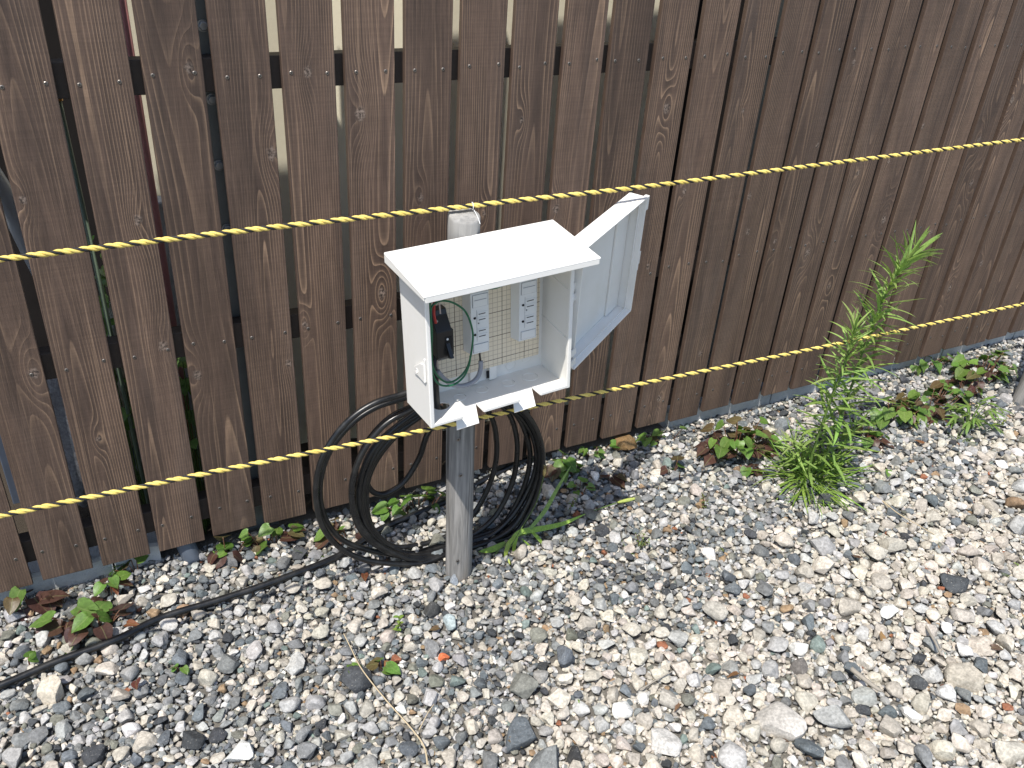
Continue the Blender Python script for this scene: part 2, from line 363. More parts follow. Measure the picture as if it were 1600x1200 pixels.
PAL = dict(cream=(0.52, 0.475, 0.40), lite=(0.41, 0.405, 0.385), white=(0.68, 0.66, 0.62), mid=(0.215, 0.22, 0.215), blue=(0.145, 0.163, 0.172),
           dark=(0.062, 0.066, 0.07), olive=(0.20, 0.20, 0.165), green=(0.20, 0.25, 0.225), tan=(0.32, 0.22, 0.13), rust=(0.27, 0.11, 0.06))
PK = list(PAL)
PF = np.array([.235, .23, .03, .225, .14, .065, .05, .008, .015, .003]); PF /= PF.sum()
PCo = np.array([.61, .20, .05, .075, .04, .024, .03, .004, .012, .003]); PCo /= PCo.sum()
def coarse(x, y):                         # 1 in the pale coarse spread at the lower right, 0 in the fine grey gravel
    a, b = G(560, 1230)[:2], G(1560, 690)[:2]; d = b - a; L = np.hypot(*d)
    s = (d[1]*(x-a[0]) - d[0]*(y-a[1])) / L
    s += 0.05*math.sin(7*x+2*y) + 0.035*math.sin(13*x-9*y)
    t = min(1, max(0, (s + 0.13) / 0.24)); return t*t*(3-2*t)
cell = 0.03; gridd = {}
stones = []
def fits(x, y, r, k):
    R_ = int(math.ceil((r + 0.045) / cell)); cx, cy = int(math.floor(x/cell)), int(math.floor(y/cell))
    for i in range(cx-R_, cx+R_+1):
        for j in range(cy-R_, cy+R_+1):
            for (X, Y, q) in gridd.get((i, j), ()):
                if (x-X)**2 + (y-Y)**2 < ((r+q)*k)**2: return False
    return True
def put(x, y, r): gridd.setdefault((int(math.floor(x/cell)), int(math.floor(y/cell))), []).append((x, y, r))
# loose stones that stand out: (pixel x, pixel y of the base, radius, tint, flattening, label, yaw)
SPECIAL = [
 (693, 1030, .0125, (.62, .17, .07), .6, 'small orange brick-coloured pebble in the grey gravel', .3),
 (703, 982, .023, (.36, .42, .42), .75, 'pale blue-grey oblong stone standing below the wooden stake', 1.5),
 (673, 960, .024, (.075, .075, .072), .8, 'dark pitted stone just left of the pale blue-grey oblong stone', .6),
 (709, 912, .0155, (.33, .36, .39), .8, 'smooth grey stone leaning on the foot of the wooden stake', .9),
 (1218, 1128, .052, (.52, .49, .44), .5, 'largest flat cream stone near the lower right corner', .2),
 (897, 1182, .022, (.05, .05, .05), .8, 'black porous stone at the bottom edge', .4),
 (975, 696, .046, (.26, .16, .07), .62, 'brown layered sandstone lump under the fence boards', .1),
 (86, 1085, .026, (.56, .50, .40), .85, 'big rounded cream stone below the cable at lower left', .7),
 (815, 1080, .034, (.20, .20, .175), .6, 'large grey-brown angular stone at the lower centre', 2.4),
 (1245, 1042, .028, (.17, .155, .14), .6, 'dark brown wedge of rock among cream gravel', 1.0),
 (1505, 1062, .040, (.42, .38, .31), .55, 'wide flat crusty stone near the right edge', .3),
 (1195, 762, .022, (.55, .51, .42), .7, 'cream rock beside the tall weed', .2),
 (262, 942, .023, (.50, .47, .40), .7, 'cream rock below the fence beside the black cable', .2),
 (1035, 1165, .036, (.56, .54, .50), .5, 'pale flat rock at the bottom, right of the black porous stone', 2.0),
]
for i, (px, py, r, col, fl, lab, yaw) in enumerate(SPECIAL):
    p = G(px, py); zc = hgt(p[0], p[1]) + r*fl*0.45 + 0.002
    v, f = HI[i]; vv = v * np.array([r, r, r*fl/0.6])
    mb = MB(); mb.add(vv, f.tolist()); o = mb.build('stone', M['stone1'], smooth=True, loc=(p[0], p[1], zc), sharp=40); o.rotation_euler = (random.uniform(-.2, .2), random.uniform(-.2, .2), yaw)
    o.color = (*col, 1); tag(o, lab, 'stone', 'loose stones that stand out'); put(p[0], p[1], r*0.9)
base_post = G(725, 908); PX, PY = 0.648, 1.347
put(PX, PY, 0.028); p2 = (2.648, 1.335); put(p2[0], p2[1], 0.028)

X0, X1, Y0, Y1 = -0.75, 3.5, 0.28, 1.66
def inview(x, y, mar=130):
    q = PJ((x, y, 0)); return -mar < q[0] < 1600+mar and -mar < q[1] < 1200+mar
passes = [(2600, .026, .040, .84), (16000, .018, .026, .83), (34000, .0125, .018, .81), (46000, .0088, .0125, .79), (60000, .0060, .0088, .74), (45000, .0042, .0060, .72)]
def view_mask(x, y, mar):
    d = np.stack([x, y, np.zeros_like(x)], 1) - CAM; v = d @ RC
    u = 800 + F*v[:, 0]/v[:, 2]; q = 600 + F*v[:, 1]/v[:, 2]
    return (v[:, 2] > 0.1) & (u > -mar) & (u < 1600+mar) & (q > -mar) & (q < 1200+mar)
for n, ra, rb, k in passes:
    U = RNG.uniform(size=(n, 4)); U[:, 0] = X0 + U[:, 0]*(X1-X0); U[:, 1] = Y0 + U[:, 1]*(Y1-Y0); U = U[view_mask(U[:, 0], U[:, 1], 130)]
    for x, y, c_, e in U.tolist():
        r = ra + (rb-ra)*c_*c_
        co = coarse(x, y)
        left = 1 - min(1, max(0, (x - 0.25) / 0.4))
        if r > 0.026: keep = 0.004 + 0.16*co + 0.015*left
        elif r > 0.018: keep = 0.03 + 0.42*co + 0.06*left
        elif r > 0.0125: keep = 0.22 + 0.8*co + 0.25*left
        elif r > 0.0088: keep = 0.8
        else: keep = 1.0
        if y > 1.60 and r > 0.012: continue
        if e > keep or not fits(x, y, r, k): continue
        put(x, y, r); stones.append((x, y, r, co))
# a lower layer that fills the joints
U = RNG.uniform(size=(46000, 3)); U[:, 0] = X0 + U[:, 0]*(X1-X0); U[:, 1] = Y0 + U[:, 1]*(Y1-Y0); U = U[view_mask(U[:, 0], U[:, 1], 60)]
for x, y, c_ in U.tolist(): stones.append((x, y, -(0.0045 + 0.005*c_), coarse(x, y)))
ST = np.array(stones); nS = len(ST)
size_px = np.where((ST[:, 2] > 0) & view_mask(ST[:, 0], ST[:, 1], 0), np.abs(ST[:, 2]) / np.linalg.norm(np.stack([ST[:, 0], ST[:, 1], 0*ST[:, 0]], 1) - CAM, axis=1), 0)
top_px = np.where(ST[:, 2] > 0, np.abs(ST[:, 2]), 0)*1e-3; size_px = size_px + top_px*1e-3
order = np.argsort(-size_px); n_top = int((ST[:, 2] > 0).sum()); print('top stones', n_top)
print('stones', nS, 'largest px', size_px[order[0]]*F*2, '300th', size_px[order[299]]*F*2)
def rot_mats(n, tilt):
    a = RNG.uniform(0, 6.283, n); tx = RNG.normal(0, tilt, n); ty = RNG.normal(0, tilt, n)
    out = np.zeros((n, 3, 3))
    ca, sa, cx, sx, cy, sy = np.cos(a), np.sin(a), np.cos(tx), np.sin(tx), np.cos(ty), np.sin(ty)
    Rz = np.zeros((n,3,3)); Rz[:,0,0]=ca; Rz[:,0,1]=-sa; Rz[:,1,0]=sa; Rz[:,1,1]=ca; Rz[:,2,2]=1
    Rx = np.zeros((n,3,3)); Rx[:,0,0]=1; Rx[:,1,1]=cx; Rx[:,1,2]=-sx; Rx[:,2,1]=sx; Rx[:,2,2]=cx
    Ry = np.zeros((n,3,3)); Ry[:,1,1]=1; Ry[:,0,0]=cy; Ry[:,0,2]=sy; Ry[:,2,0]=-sy; Ry[:,2,2]=cy
    return Ry @ Rx @ Rz
RM = rot_mats(nS, 0.22)
cols = np.zeros((nS, 3))
for i in range(nS):
    co = ST[i, 3]; k = RNG.choice(len(PK), p=PF*(1-co) + PCo*co); c_ = np.array(PAL[PK[k]])
    cols[i] = np.clip(c_ * RNG.uniform(0.78, 1.2) * (1 + RNG.normal(0, 0.012, 3)), 0.02, 0.8)
zs = np.array([hgt(s[0], s[1]) + (abs(s[2])*RNG.uniform(0.12, 0.5) if s[2] > 0 else -0.0015) for s in stones])
# the 300 stones that show largest: parts of the ground, sharing mesh data
him = []
for v, f in HI:
    mb = MB(); mb.add(v, f.tolist()); me = mb.mesh('stone', True); me.set_sharp_from_angle(angle=math.radians(38)); me.materials.append(M['stone1']); him.append(me)
for i in order[:300]:
    x, y, r, co = ST[i]; o = link('stone', him[i % len(him)], ground, (x, y, zs[i] + 0.002), Euler(Matrix(RM[i].tolist()).to_euler()), (r, r, r)); o.color = (*cols[i], 1)
# all the others: one object
VV, FF, CC = [], [], []; off = 0; SM = []
for lib, sel in ((HI, order[300:3300]), (LO, order[3300:n_top]), (TI, order[n_top:])):
    sel = np.array(sel); which = RNG.integers(0, len(lib), len(sel))
    for q, (v, f) in enumerate(lib):
        ids = sel[which == q]
        if len(ids) == 0: continue
        r = np.abs(ST[ids, 2])
        pv = np.einsum('nij,vj->nvi', RM[ids], v) * r[:, None, None] + np.stack([ST[ids, 0], ST[ids, 1], zs[ids]], 1)[:, None, :]
        VV.append(pv.reshape(-1, 3)); CC.append(np.repeat(cols[ids], len(v), 0))
        FF.append((f[None] + (np.arange(len(ids))*len(v))[:, None, None] + off).reshape(-1, 3)); off += len(ids)*len(v)
        SM.append(np.full(len(ids)*len(f), lib is HI))
VV = np.concatenate(VV); FF = np.concatenate(FF); CC = np.concatenate(CC); SM = np.concatenate(SM)
me = bpy.data.meshes.new('gravel'); me.vertices.add(len(VV)); me.vertices.foreach_set('co', VV.astype(np.float32).ravel())
me.loops.add(len(FF)*3); me.loops.foreach_set('vertex_index', FF.astype(np.int32).ravel())
me.polygons.add(len(FF)); me.polygons.foreach_set('loop_start', np.arange(0, len(FF)*3, 3, dtype=np.int32)); me.polygons.foreach_set('loop_total', np.full(len(FF), 3, dtype=np.int32))
me.polygons.foreach_set('use_smooth', SM)
at = me.attributes.new('tint', 'FLOAT_COLOR', 'POINT'); at.data.foreach_set('color', np.concatenate([CC, np.ones((len(CC), 1))], 1).astype(np.float32).ravel())
me.update(); me.materials.append(M['stone']); me.set_sharp_from_angle(angle=math.radians(38))
gravel = link('gravel', me, ground); tag(gravel, kind='stuff')
print('gravel tris', len(FF))

# ------------------------------------------------------------------ the fence
FY = 1.63; PITCH = 0.117; BW = 0.098; TH = 0.0135; ZB, ZT = 0.047, 1.94
fence = empty('wooden_fence', (0.023 + PITCH*12, FY + TH, 0)); tag(fence, 'tall dark brown stained fence of upright wooden planks with open gaps', 'fence')
pm = MB(); pm.box(-BW/2, BW/2, 0, TH, 0, ZT-ZB); plank_me = pm.mesh('plank'); plank_me.materials.append(M['plank'])
sc = MB(); sc.lathe([(0.0036, 0.0), (0.0036, -0.0006), (0.0028, -0.0013), (0.0001, -0.0014)], 10, axis=1)
sc.box(-.0019, .0019, -.00155, -.0013, -.0004, .0004, 1); sc.box(-.0004, .0004, -.0016, -.0013, -.0019, .0019, 1)
screw_me = sc.mesh('screw'); screw_me.materials.append(M['screw']); screw_me.materials.append(M['slot'])
fo = np.array(fence.location)
for k in range(-4, 29):
    xr = 0.023 + PITCH*k; xc = xr - BW/2
    dz = random.uniform(-.004, .004); p = link('plank', plank_me, fence, tuple(V(xc, FY + random.uniform(-.001, .001), ZB + dz) - fo), (0, random.uniform(-.0012, .0012), random.uniform(-.006, .006)), bevel=0.0016, seg=2)
    p['knot_a'] = [random.uniform(-.04, .04), random.uniform(0.05, 0.62), random.uniform(.007, .013)]
    p['knot_b'] = [random.uniform(-.045, .045), random.uniform(0.66, 1.15), random.uniform(.006, .014)]
    for z in (1.062, 0.543, 0.121):
        for s in (-0.031, 0.031):
            link('screw', screw_me, p, (s + random.uniform(-.005, .005), 0.0004, z - ZB + random.uniform(-.004, .004)), (0, random.uniform(0, 1.5), 0))
for z0, z1 in ((1.032, 1.090), (0.515, 0.571), (0.093, 0.150)):
    mb = MB(); mb.box(-0.55, 3.45, FY+TH+.001, FY+TH+.033, z0, z1); o = mb.build('rail', M['rail'], fence, bevel=0.0015, loc=tuple(-fo))
# steel post behind the boards, part of the fence, with hex bolts
mb = MB(); mb.box(0.236, 0.318, 1.684, 1.69, -.05, 1.7); mb.box(0.236, 0.242, 1.69, 1.76, -.05, 1.7); mb.box(0.312, 0.318, 1.69, 1.76, -.05, 1.7)
mp = mb.build('metal_post', M['steel'], fence, loc=tuple(-fo), bevel=0.001)
for px, py in ((317, 40), (331, 155), (342, 258), (355, 357)):
    b = OY(px, py, 1.682); mb = MB(); mb.lathe([(0.0105, 0.0), (0.0105, -0.0015)], 18, axis=1)
    mb.lathe([(0.0082, -0.0015), (0.0082, -0.0065), (0.0068, -0.0078)], 6, axis=1)
    mb.build('bolt', M['bolt'], mp, loc=tuple(b))
for xx in (1.62, 2.95):
    mb = MB(); mb.box(xx, xx+.075, 1.684, 1.75, -.05, 1.7); mb.build('metal_post', M['steel'], fence, loc=tuple(-fo), bevel=0.001)

# concrete footing under the boards
def footing(name, x0, x1, y0, y1, z1, lab):
    t = empty(name, ((x0+x1)/2, (y0+y1)/2, 0)); tag(t, lab, 'footing'); o0 = np.array(t.location); x = x0; first = True
    while x < x1 - 1e-6:
        L = min(x1 - x, 0.395 if name else 0.4); mb = MB()
        n = 8; xx = np.linspace(x+.002, x+L-.002, n+1)
        top = [z1 + random.uniform(-.004, .003) for _ in xx]; fr = [y0 + random.uniform(-.003, .003) for _ in xx]
        vs = []; fs = []
        for i in range(n+1): vs += [(xx[i], fr[i], -.06), (xx[i], fr[i], top[i]-.006), (xx[i], fr[i]+.007, top[i]), (xx[i], y1, top[i]), (xx[i], y1, -.06)]
        for i in range(n):
            for q in range(4): fs.append((i*5+q, i*5+5+q, i*5+6+q, i*5+1+q))
        fs += [(0,1,2,3,4), tuple(n*5+q for q in (4,3,2,1,0))]
        mb.add(vs, fs); mb.build('concrete_block', M['concrete'], t, loc=tuple(-o0)); x += L
    return t
footing('concrete_footing', 1.46, 3.45, 1.652, 1.80, 0.056, 'long low grey concrete footing showing below the right half of the fence')
footing('concrete_footing', -0.45, 0.045, 1.656, 1.80, 0.05, 'short grey concrete footing below the left end of the fence')

# ------------------------------------------------------------------ behind the fence
def poly_wall(name, pts, z0, z1, th, mat, lab, cat, parts='wall_face'):
    t = empty(name, (pts[0][0], pts[0][1], 0)); o0 = np.array(t.location); tag(t, lab, cat)
    for (a, b) in zip(pts[:-1], pts[1:]):
        a = V(*a); b = V(*b); d = (b-a)/np.linalg.norm(b-a); n = V(-d[1], d[0]) * th
        q = [a, b, b+n, a+n]; mb = MB(); mb.hexa([(*p, z0) for p in q] + [(*p, z1) for p in q]); mb.build(parts, mat, t, loc=tuple(-o0))
    return t
poly_wall('house_wall', [(0.165, 1.985), (0.50, 1.985), (0.78, 1.90), (1.42, 1.885)], -.05, 2.6, .12, M['cream'], 'cream rendered house wall seen through the fence gaps', 'wall')
poly_wall('shade_backdrop', [(-1.6, 2.45), (0.16, 2.45)], -.05, 2.4, .06, M['dark'], 'near-black panel added for the shade behind the left gaps of the fence', 'wall', 'shade_panel')  # added backdrop: the darkness behind the left gaps is in its colour
poly_wall('shade_backdrop', [(1.55, 2.15), (4.2, 2.15)], -.05, 2.4, .06, M['dark'], 'near-black panel added for the shade behind the right half of the fence', 'wall', 'shade_panel')  # second added panel, coloured near-black in place of shade behind the right gaps
a0 = OY(186, 0, 1.80); a1 = OY(240, 300, 1.80)
mb = MB(); mb.tube([(a0[0]+.004, 1.80, 0.0), (a0[0]+.004, 1.80, 1.7)], 0.0085, 12)
tag(mb.build('red_pole', M['redpaint'], smooth=True), 'faded red upright pole behind the fence near its left end', 'pole')
mb = MB(); b = OY(247, 316, 1.93); mb.box(b[0]-.07, b[0]+.06, 1.93, 1.975, -.03, b[2]); tag(mb.build('concrete_pillar', M['concrete'], bevel=.004), 'pale concrete block pillar seen through the second wide gap', 'pillar')
e0 = OY(92, 157, 1.72); e1 = OY(160, 400, 1.72); mb = MB(); mb.tube([(e1[0]-.002, 1.72, -.03), (e0[0], 1.72, e0[2])], .0045, 8); st = mb.build('garden_stake', M['hose'], smooth=True); tag(st, 'thin green garden stake with a brass tip behind the fence', 'stake')
mb = MB(); mb.tube([(e0[0], 1.72, e0[2]), (e0[0], 1.72, e0[2]+.012)], .007, 8); mb.build('brass_tip', M['brass'], st)
pp = spline([OY(-30, 250, 1.80), OY(20, 330, 1.80), OY(55, 400, 1.79), OY(88, 470, 1.78), OY(110, 560, 1.78), OY(130, 700, 1.78)], 8)
mb = MB(); mb.tube(pp, .021, 12); tag(mb.build('grey_hose', M['pipe'], smooth=True), 'thick curved grey hose behind the leftmost fence gap', 'hose')
q0 = OY(290, 860, 1.66); mb = MB(); mb.tube([(q0[0]-.10, 1.95, .30), (q0[0]-.02, 1.75, .09), (q0[0]+.012, 1.625, -.01)], .021, 12); tag(mb.build('drain_pipe', plain('dark_pvc_pipe', (.11, .13, .16), .3, .2, 20), smooth=True), 'dark grey drain pipe slanting out below the fence at left', 'pipe')
mb = MB(); mb.box(-.25, .10, 2.0, 2.25, -.02, .26); mb.box(-.23, .08, 1.995, 2.0, .20, .24); tag(mb.build('storage_crate', plain('blue_grey_crate', (.08, .10, .14), .5, .2, 20), bevel=.006), 'dark blue-grey crate standing behind the left fence planks', 'crate')
for i, (px, py, Y, c_) in enumerate(((12, 480, 1.85, (.50, .49, .47)), (62, 510, 1.83, (.4, .4, .42)), (172, 455, 1.88, (.45, .42, .36)), (170, 500, 1.86, (.5, .45, .34)), (385, 495, 1.80, (.33, .36, .42)))):
    p = OY(px, py, Y); v, f = HI[i]; mb = MB(); mb.add(v*np.array([.05, .05, p[2]/2*1.3 if p[2] > .1 else .05]), f.tolist())
    o = mb.build('rock', M['stone1'], smooth=True, loc=(p[0], p[1], max(p[2]*.5, .02))); o.color = (*c_, 1)
    tag(o, ['pale rock behind the leftmost fence gap', 'grey rock leaning behind the first fence plank', 'tan rock behind the second plank gap, upper one', 'cream rock behind the second plank gap, lower one', 'bluish rock behind the fourth plank gap'][i], 'rock', 'rocks behind the fence')

# ------------------------------------------------------------------ stakes
def stake(x, y, h, lean, lab, seg=28, rings=30):
    t = empty('wooden_stake', (x, y, 0)); tag(t, lab, 'stake', 'rope stakes'); mb = MB(); vs = []; fs = []
    rr = np.random.default_rng(int(x*1000)); lob = rr.uniform(-.0012, .0012, (seg,))
    zz = np.concatenate([np.linspace(-.12, h-.004, rings), [h-.001, h]])
    for i, z in enumerate(zz):
        r = 0.0300 - 0.0008*max(0, z) - (0.0 if z < h-.003 else 0.001 if z < h-.0005 else .0025)
        for k in range(seg):
            th = 2*math.pi*k/seg; r2 = r + lob[k]*0.6 + .0004*math.sin(17*z + 3*th)
            vs.append((r2*math.cos(th) + lean[0]*z, r2*math.sin(th) + lean[1]*z, z + (0.006*math.sin(th) if z > h-.006 else 0)))
    n = len(zz)
    fs = [(i*seg+k, i*seg+(k+1) % seg, (i+1)*seg+(k+1) % seg, (i+1)*seg+k) for i in range(n-1) for k in range(seg)] + [tuple((n-1)*seg+k for k in range(seg))]
    mb.add(vs, fs); mb.build('trunk', M['post'], t, smooth=True, sharp=50); return t
POST_H = 0.868
stk = stake(PX, PY, POST_H, (-0.018, 0.004), 'weathered grey round wooden stake carrying the outlet box')
for px, py in ((716, 687), (720, 743), (715, 877)):
    p = OY(px, py, PY - .0285); s = link('screw', screw_me, stk, tuple(p - V(PX, PY, 0) - V(0, -.0008, 0)), (0, .4, 0), (1.15, 1.0, 1.15))
stake(p2[0], p2[1], 0.86, (0.05, 0), 'weathered wooden stake cut by the right edge of the picture')

# ------------------------------------------------------------------ ropes
def rope(pts, r, pitch, lab):
    P = np.array(pts); L = np.concatenate([[0], np.cumsum(np.linalg.norm(np.diff(P, axis=0), axis=1))])
    n = int(L[-1] / pitch * 22); s = np.linspace(0, L[-1], n); C = np.stack([np.interp(s, L, P[:, i]) for i in range(3)], 1)
    T = np.gradient(C, axis=0); T /= np.linalg.norm(T, axis=1)[:, None]
    up = np.tile(V(0, 0, 1), (n, 1)); Bv = np.cross(T, up); Bv /= np.linalg.norm(Bv, axis=1)[:, None]; U = np.cross(Bv, T)
    t = empty('striped_rope', tuple(C[n//2])); tag(t, lab, 'rope', 'yellow and black striped ropes'); o0 = C[n//2]
    jit = np.cumsum(RNG.normal(0, 0.045, n)); jit -= np.linspace(0, jit[-1], n)
    for k, (mat, nm) in enumerate((('yellow', 'yellow_strand'), ('yellow', 'yellow_strand'), ('black', 'black_strand'))):
        th = -2*math.pi*s/pitch + 2*math.pi*k/3 + jit
        rad = r*0.50 * (0.86 if k == 2 else 1.07)
        path = C + (np.cos(th)[:, None]*Bv + np.sin(th)[:, None]*U) * r*0.5 - o0
        mb = MB(); mb.tube(path, rad, 8); mb.build(nm, M[mat], t, smooth=True)
    return t
UP = [OY(x, y, Y) for x, y, Y in ((-260, 434, 1.352), (0, 405, 1.352), (370, 361.5, 1.354), (640, 332, 1.356), (735, 322, 1.357), (800, 314, 1.356), (1000, 292.5, 1.352), (1300, 255, 1.346), (1600, 218, 1.34), (1800, 194, 1.335))]
LOW = [OY(x, y, Y) for x, y, Y in ((-260, 861, 1.302), (0, 806, 1.304), (330, 738, 1.306), (670, 671, 1.309), (735, 656.5, 1.3105), (780, 646.5, 1.3105), (1000, 600, 1.308), (1300, 539, 1.305), (1600, 475, 1.302), (1760, 441, 1.30))]
rope(spline(UP, 10), 0.0047, 0.0352, 'upper yellow and black striped rope running over the top of the stake')
rope(spline(LOW, 10), 0.0047, 0.0348, 'lower yellow and black striped rope passing under the outlet box')
# white tie wire round the upper rope at the stake
c0 = OY(738, 322, 1.357); th = np.linspace(0, 2*math.pi, 40)
mb = MB(); mb.tube(np.stack([c0[0] + .001*np.cos(th), c0[1] + .0065*np.cos(th), c0[2] + .0068*np.sin(th)], 1)[:-1], .0008, 6, closed=True)
lp = spline([c0 + V(.001, -.004, -.005), c0 + V(.0015, -.020, -.013), c0 + V(.001, -.033, -.022)], 6); mb.tube(lp, .0007, 6)
tag(mb.build('tie_wire', M['white_wire'], smooth=True), 'thin white tie wire holding the upper rope on the stake top', 'wire')

# ------------------------------------------------------------------ the outlet box
BO = Vector((0.65324, 1.310, 0.53318))
BM = Matrix(((0.99794476, -0.04937556, -0.04084488), (0.05122929, 0.99764274, 0.04565659), (0.03849428, -0.04765521, 0.99812182)))
box = empty('outlet_box', BO); box.rotation_euler = BM.to_euler(); tag(box, 'white plastic outdoor outlet box with its door swung open, mounted on the wooden stake', 'outlet box')
def bxw(l): return np.array(BO) + np.array(BM) @ np.array(l, float)
def bxi(px, py, axis, val):                # pixel -> point on a plane of the box frame
    Mi = np.array(BM).T; r = Mi @ ray(px, py); o = Mi @ (CAM - np.array(BO)); return o + r * ((val - o[axis]) / r[axis])
HW, DP, HB, HF = 0.149, 0.103, 0.295, 0.276; T = 0.003
white = M['white']
mb = MB(); mb.box(-HW, HW, -T, 0, 0, HB); mb.build('back_panel', white, box, bevel=.001)
for s in (-1, 1):
    x0, x1 = sorted((s*HW, s*(HW-T))); mb = MB()
    poly = [(0, 0), (-DP, 0), (-DP, HF), (0, HB)]
    mb.prism([(y + (-.0001 if y == 0 else 0), z) for y, z in poly], 0, x0, x1)
    mb.build('side_panel', white, box, bevel=.0012)
    xr = sorted((s*(HW+.0005), s*(HW-.008))); mb = MB(); mb.box(xr[0], xr[1], -DP-.003, -DP+.006, -.0005, HF); mb.build('front_rim', white, box, bevel=.002, seg=3)
mb = MB(); mb.hexa([(-HW+T, -DP, HF-.004), (HW-T, -DP, HF-.004), (HW-T, -T, HB-.004), (-HW+T, -T, HB-.004), (-HW+T, -DP, HF-.001), (HW-T, -DP, HF-.001), (HW-T, -T, HB-.001), (-HW+T, -T, HB-.001)]); mb.build('top_panel', white, box)
# floor with two front notches and the cable hole
def arc(cx, cy, rx, ry, a0, a1, n): return [(cx + rx*math.cos(a0 + (a1-a0)*i/n), cy + ry*math.sin(a0 + (a1-a0)*i/n)) for i in range(n+1)]
N1, N2 = (-0.084, -0.040), (0.038, 0.083)
outer = [(-HW+T, -T), (-HW+T, -DP)]
for a, b in (N1, N2):
    outer += [(a, -DP), (a, -.072), (b, -.072), (b, -DP)]
outer += [(HW-T, -DP), (HW-T, -T)]
bm = bmesh.new()
def ring(pts):
    vs = [bm.verts.new((x, y, 0)) for x, y in pts]
    for i in range(len(vs)): bm.edges.new((vs[i], vs[(i+1) % len(vs)]))
ring(outer); hc = (-0.1005, -0.049); ring(arc(hc[0], hc[1], .0155, .0135, 0, 2*math.pi*23/24, 23))
bmesh.ops.triangle_fill(bm, use_beauty=True, use_dissolve=False, edges=bm.edges[:])
for f_ in bm.faces:
    if f_.normal.z < 0: f_.normal_flip()
me = bpy.data.meshes.new('floor_panel'); bm.to_mesh(me); bm.free(); me.materials.append(white)
fl = link('floor_panel', me, box, (0, 0, 0.0035)); so = fl.modifiers.new('solid', 'SOLIDIFY'); so.thickness = .003; so.offset = -1
for a, b in ((-HW+.006, N1[0]), (N1[1], N2[0]), (N2[1], HW-.006)):
    mb = MB(); mb.hexa([(a, -DP-.003, .0008), (b, -DP-.003, .0008), (b, -DP+.013, .0037), (a, -DP+.013, .0037), (a, -DP-.003, .0075), (b, -DP-.003, .0075), (b, -DP+.012, .0062), (a, -DP+.012, .0062)])
    mb.build('front_lip', white, fl, bevel=.0012, loc=(0, 0, -.0035))
for (a, b), dx in ((N1, -.006), (N2, -.005)):
    mb = MB(); t_ = V(0, -.60, -.80)
    top = [(a+.001, -.0715, .0015), (b-.001, -.0715, .0015)]; bot = [(b-.001+dx, -.0965, -.0255), (a-.004+dx, -.0965, -.0265)]
    c = top + bot; nn = V(0, -.6, .52)*.0022
    mb.hexa([tuple(V(*p)) for p in (c[0], c[1], c[2], c[3])] + [tuple(V(*p)+nn) for p in (c[0], c[1], c[2], c[3])]); mb.build('hinged_flap', white, box, bevel=.0006)
# knock-outs on the floor and the back
def torus(c, R_, r, axis, n=40):
    th = np.linspace(0, 2*math.pi, n+1)[:-1]; o_ = np.zeros((n, 3)); ax = [i for i in range(3) if i != axis]
    o_[:, ax[0]] = R_*np.cos(th); o_[:, ax[1]] = R_*np.sin(th); mb = MB(); mb.tube(o_ + V(*c), r, 6, closed=True); return mb
for x, y, R_ in ((-.057, -.038, .0115), (-.007, -.034, .0115), (.050, -.036, .0125), (.100, -.036, .0150)):
    torus((x, y, .0037), R_, .0010, 2).build('knockout', white, fl, smooth=True, loc=(0, 0, -.0035))
    mb = MB(); 
    for a_ in (0.1,): mb.tube([(x + (R_+.0008)*math.cos(a_+q), y + (R_+.0008)*math.sin(a_+q), .0040) for q in np.linspace(-.32, .32, 7)], .0006, 5)
    mb.build('knockout_slot', M['slot'], fl, loc=(0, 0, -.0035))
for x, z in ((.075, .022), (.112, .028)): torus((x, -.0032, z), .0105, .0007, 1).build('knockout', white, box, smooth=True)
# ribs inside the right wall
for z in (.215, .115):
    mb = MB(); mb.hexa([(HW-T-.0012, -DP+.008, z-.014), (HW-T, -DP+.008, z-.014), (HW-T, -T, z), (HW-T-.0012, -T, z), (HW-T-.0012, -DP+.008, z-.0125), (HW-T, -DP+.008, z-.0125), (HW-T, -T, z+.0015), (HW-T-.0012, -T, z+.0015)]); mb.build('wall_rib', white, box)
# the pitched roof: a shallow cap with turned-down edges
RL, RR, RF, RB, RZB, RZF = -.1741, .1674, -.1592, .0, .3063, .2853
mb = MB(); mb.hexa([(RL, RF, RZF-.0045), (RR, RF, RZF-.0045), (RR, RB, RZB-.0045), (RL, RB, RZB-.0045), (RL, RF, RZF), (RR, RF, RZF), (RR, RB, RZB), (RL, RB, RZB)])
roof = mb.build('roof', white, box, bevel=.0022, seg=3)
for s, xx in ((-1, RL), (1, RR)):
    mb = MB(); xa, xb = sorted((xx, xx - s*.0028)); tip = .009 if s < 0 else .006; bk = .019 if s < 0 else .008
    mb.prism([(RF+.002, RZF-.002), (RF+.002, RZF-tip), (RB-.0005, RZB-bk), (RB-.0005, RZB-.003)], 0, xa+(.0004 if s < 0 else -.0004), xb+(.0004 if s < 0 else -.0004)); mb.build('roof_edge', white, roof, bevel=.0008)
mb = MB(); mb.box(RL+.003, RR-.003, RF+.0003, RF+.003, RZF-.013, RZF-.003); mb.build('roof_edge', white, roof, bevel=.001)
# padlock lug on the left side
lug = MB(); lug.prism([(-.096, .128), (-.080, .123), (-.052, .104), (-.050, .090), (-.072, .092), (-.096, .090)], 0, -HW-.0042, -HW-.0004); lg = lug.build('lock_lug', white, box, bevel=.001)
torus((-HW-.0042, -.066, .101), .0042, .0008, 0, 20).build('lug_hole', white, lg, smooth=True)
mb = MB(); mb.box(-HW-.0028, -HW-.0004, -.098, -.093, .092, .138); mb.build('latch_strip', white, box, bevel=.001)
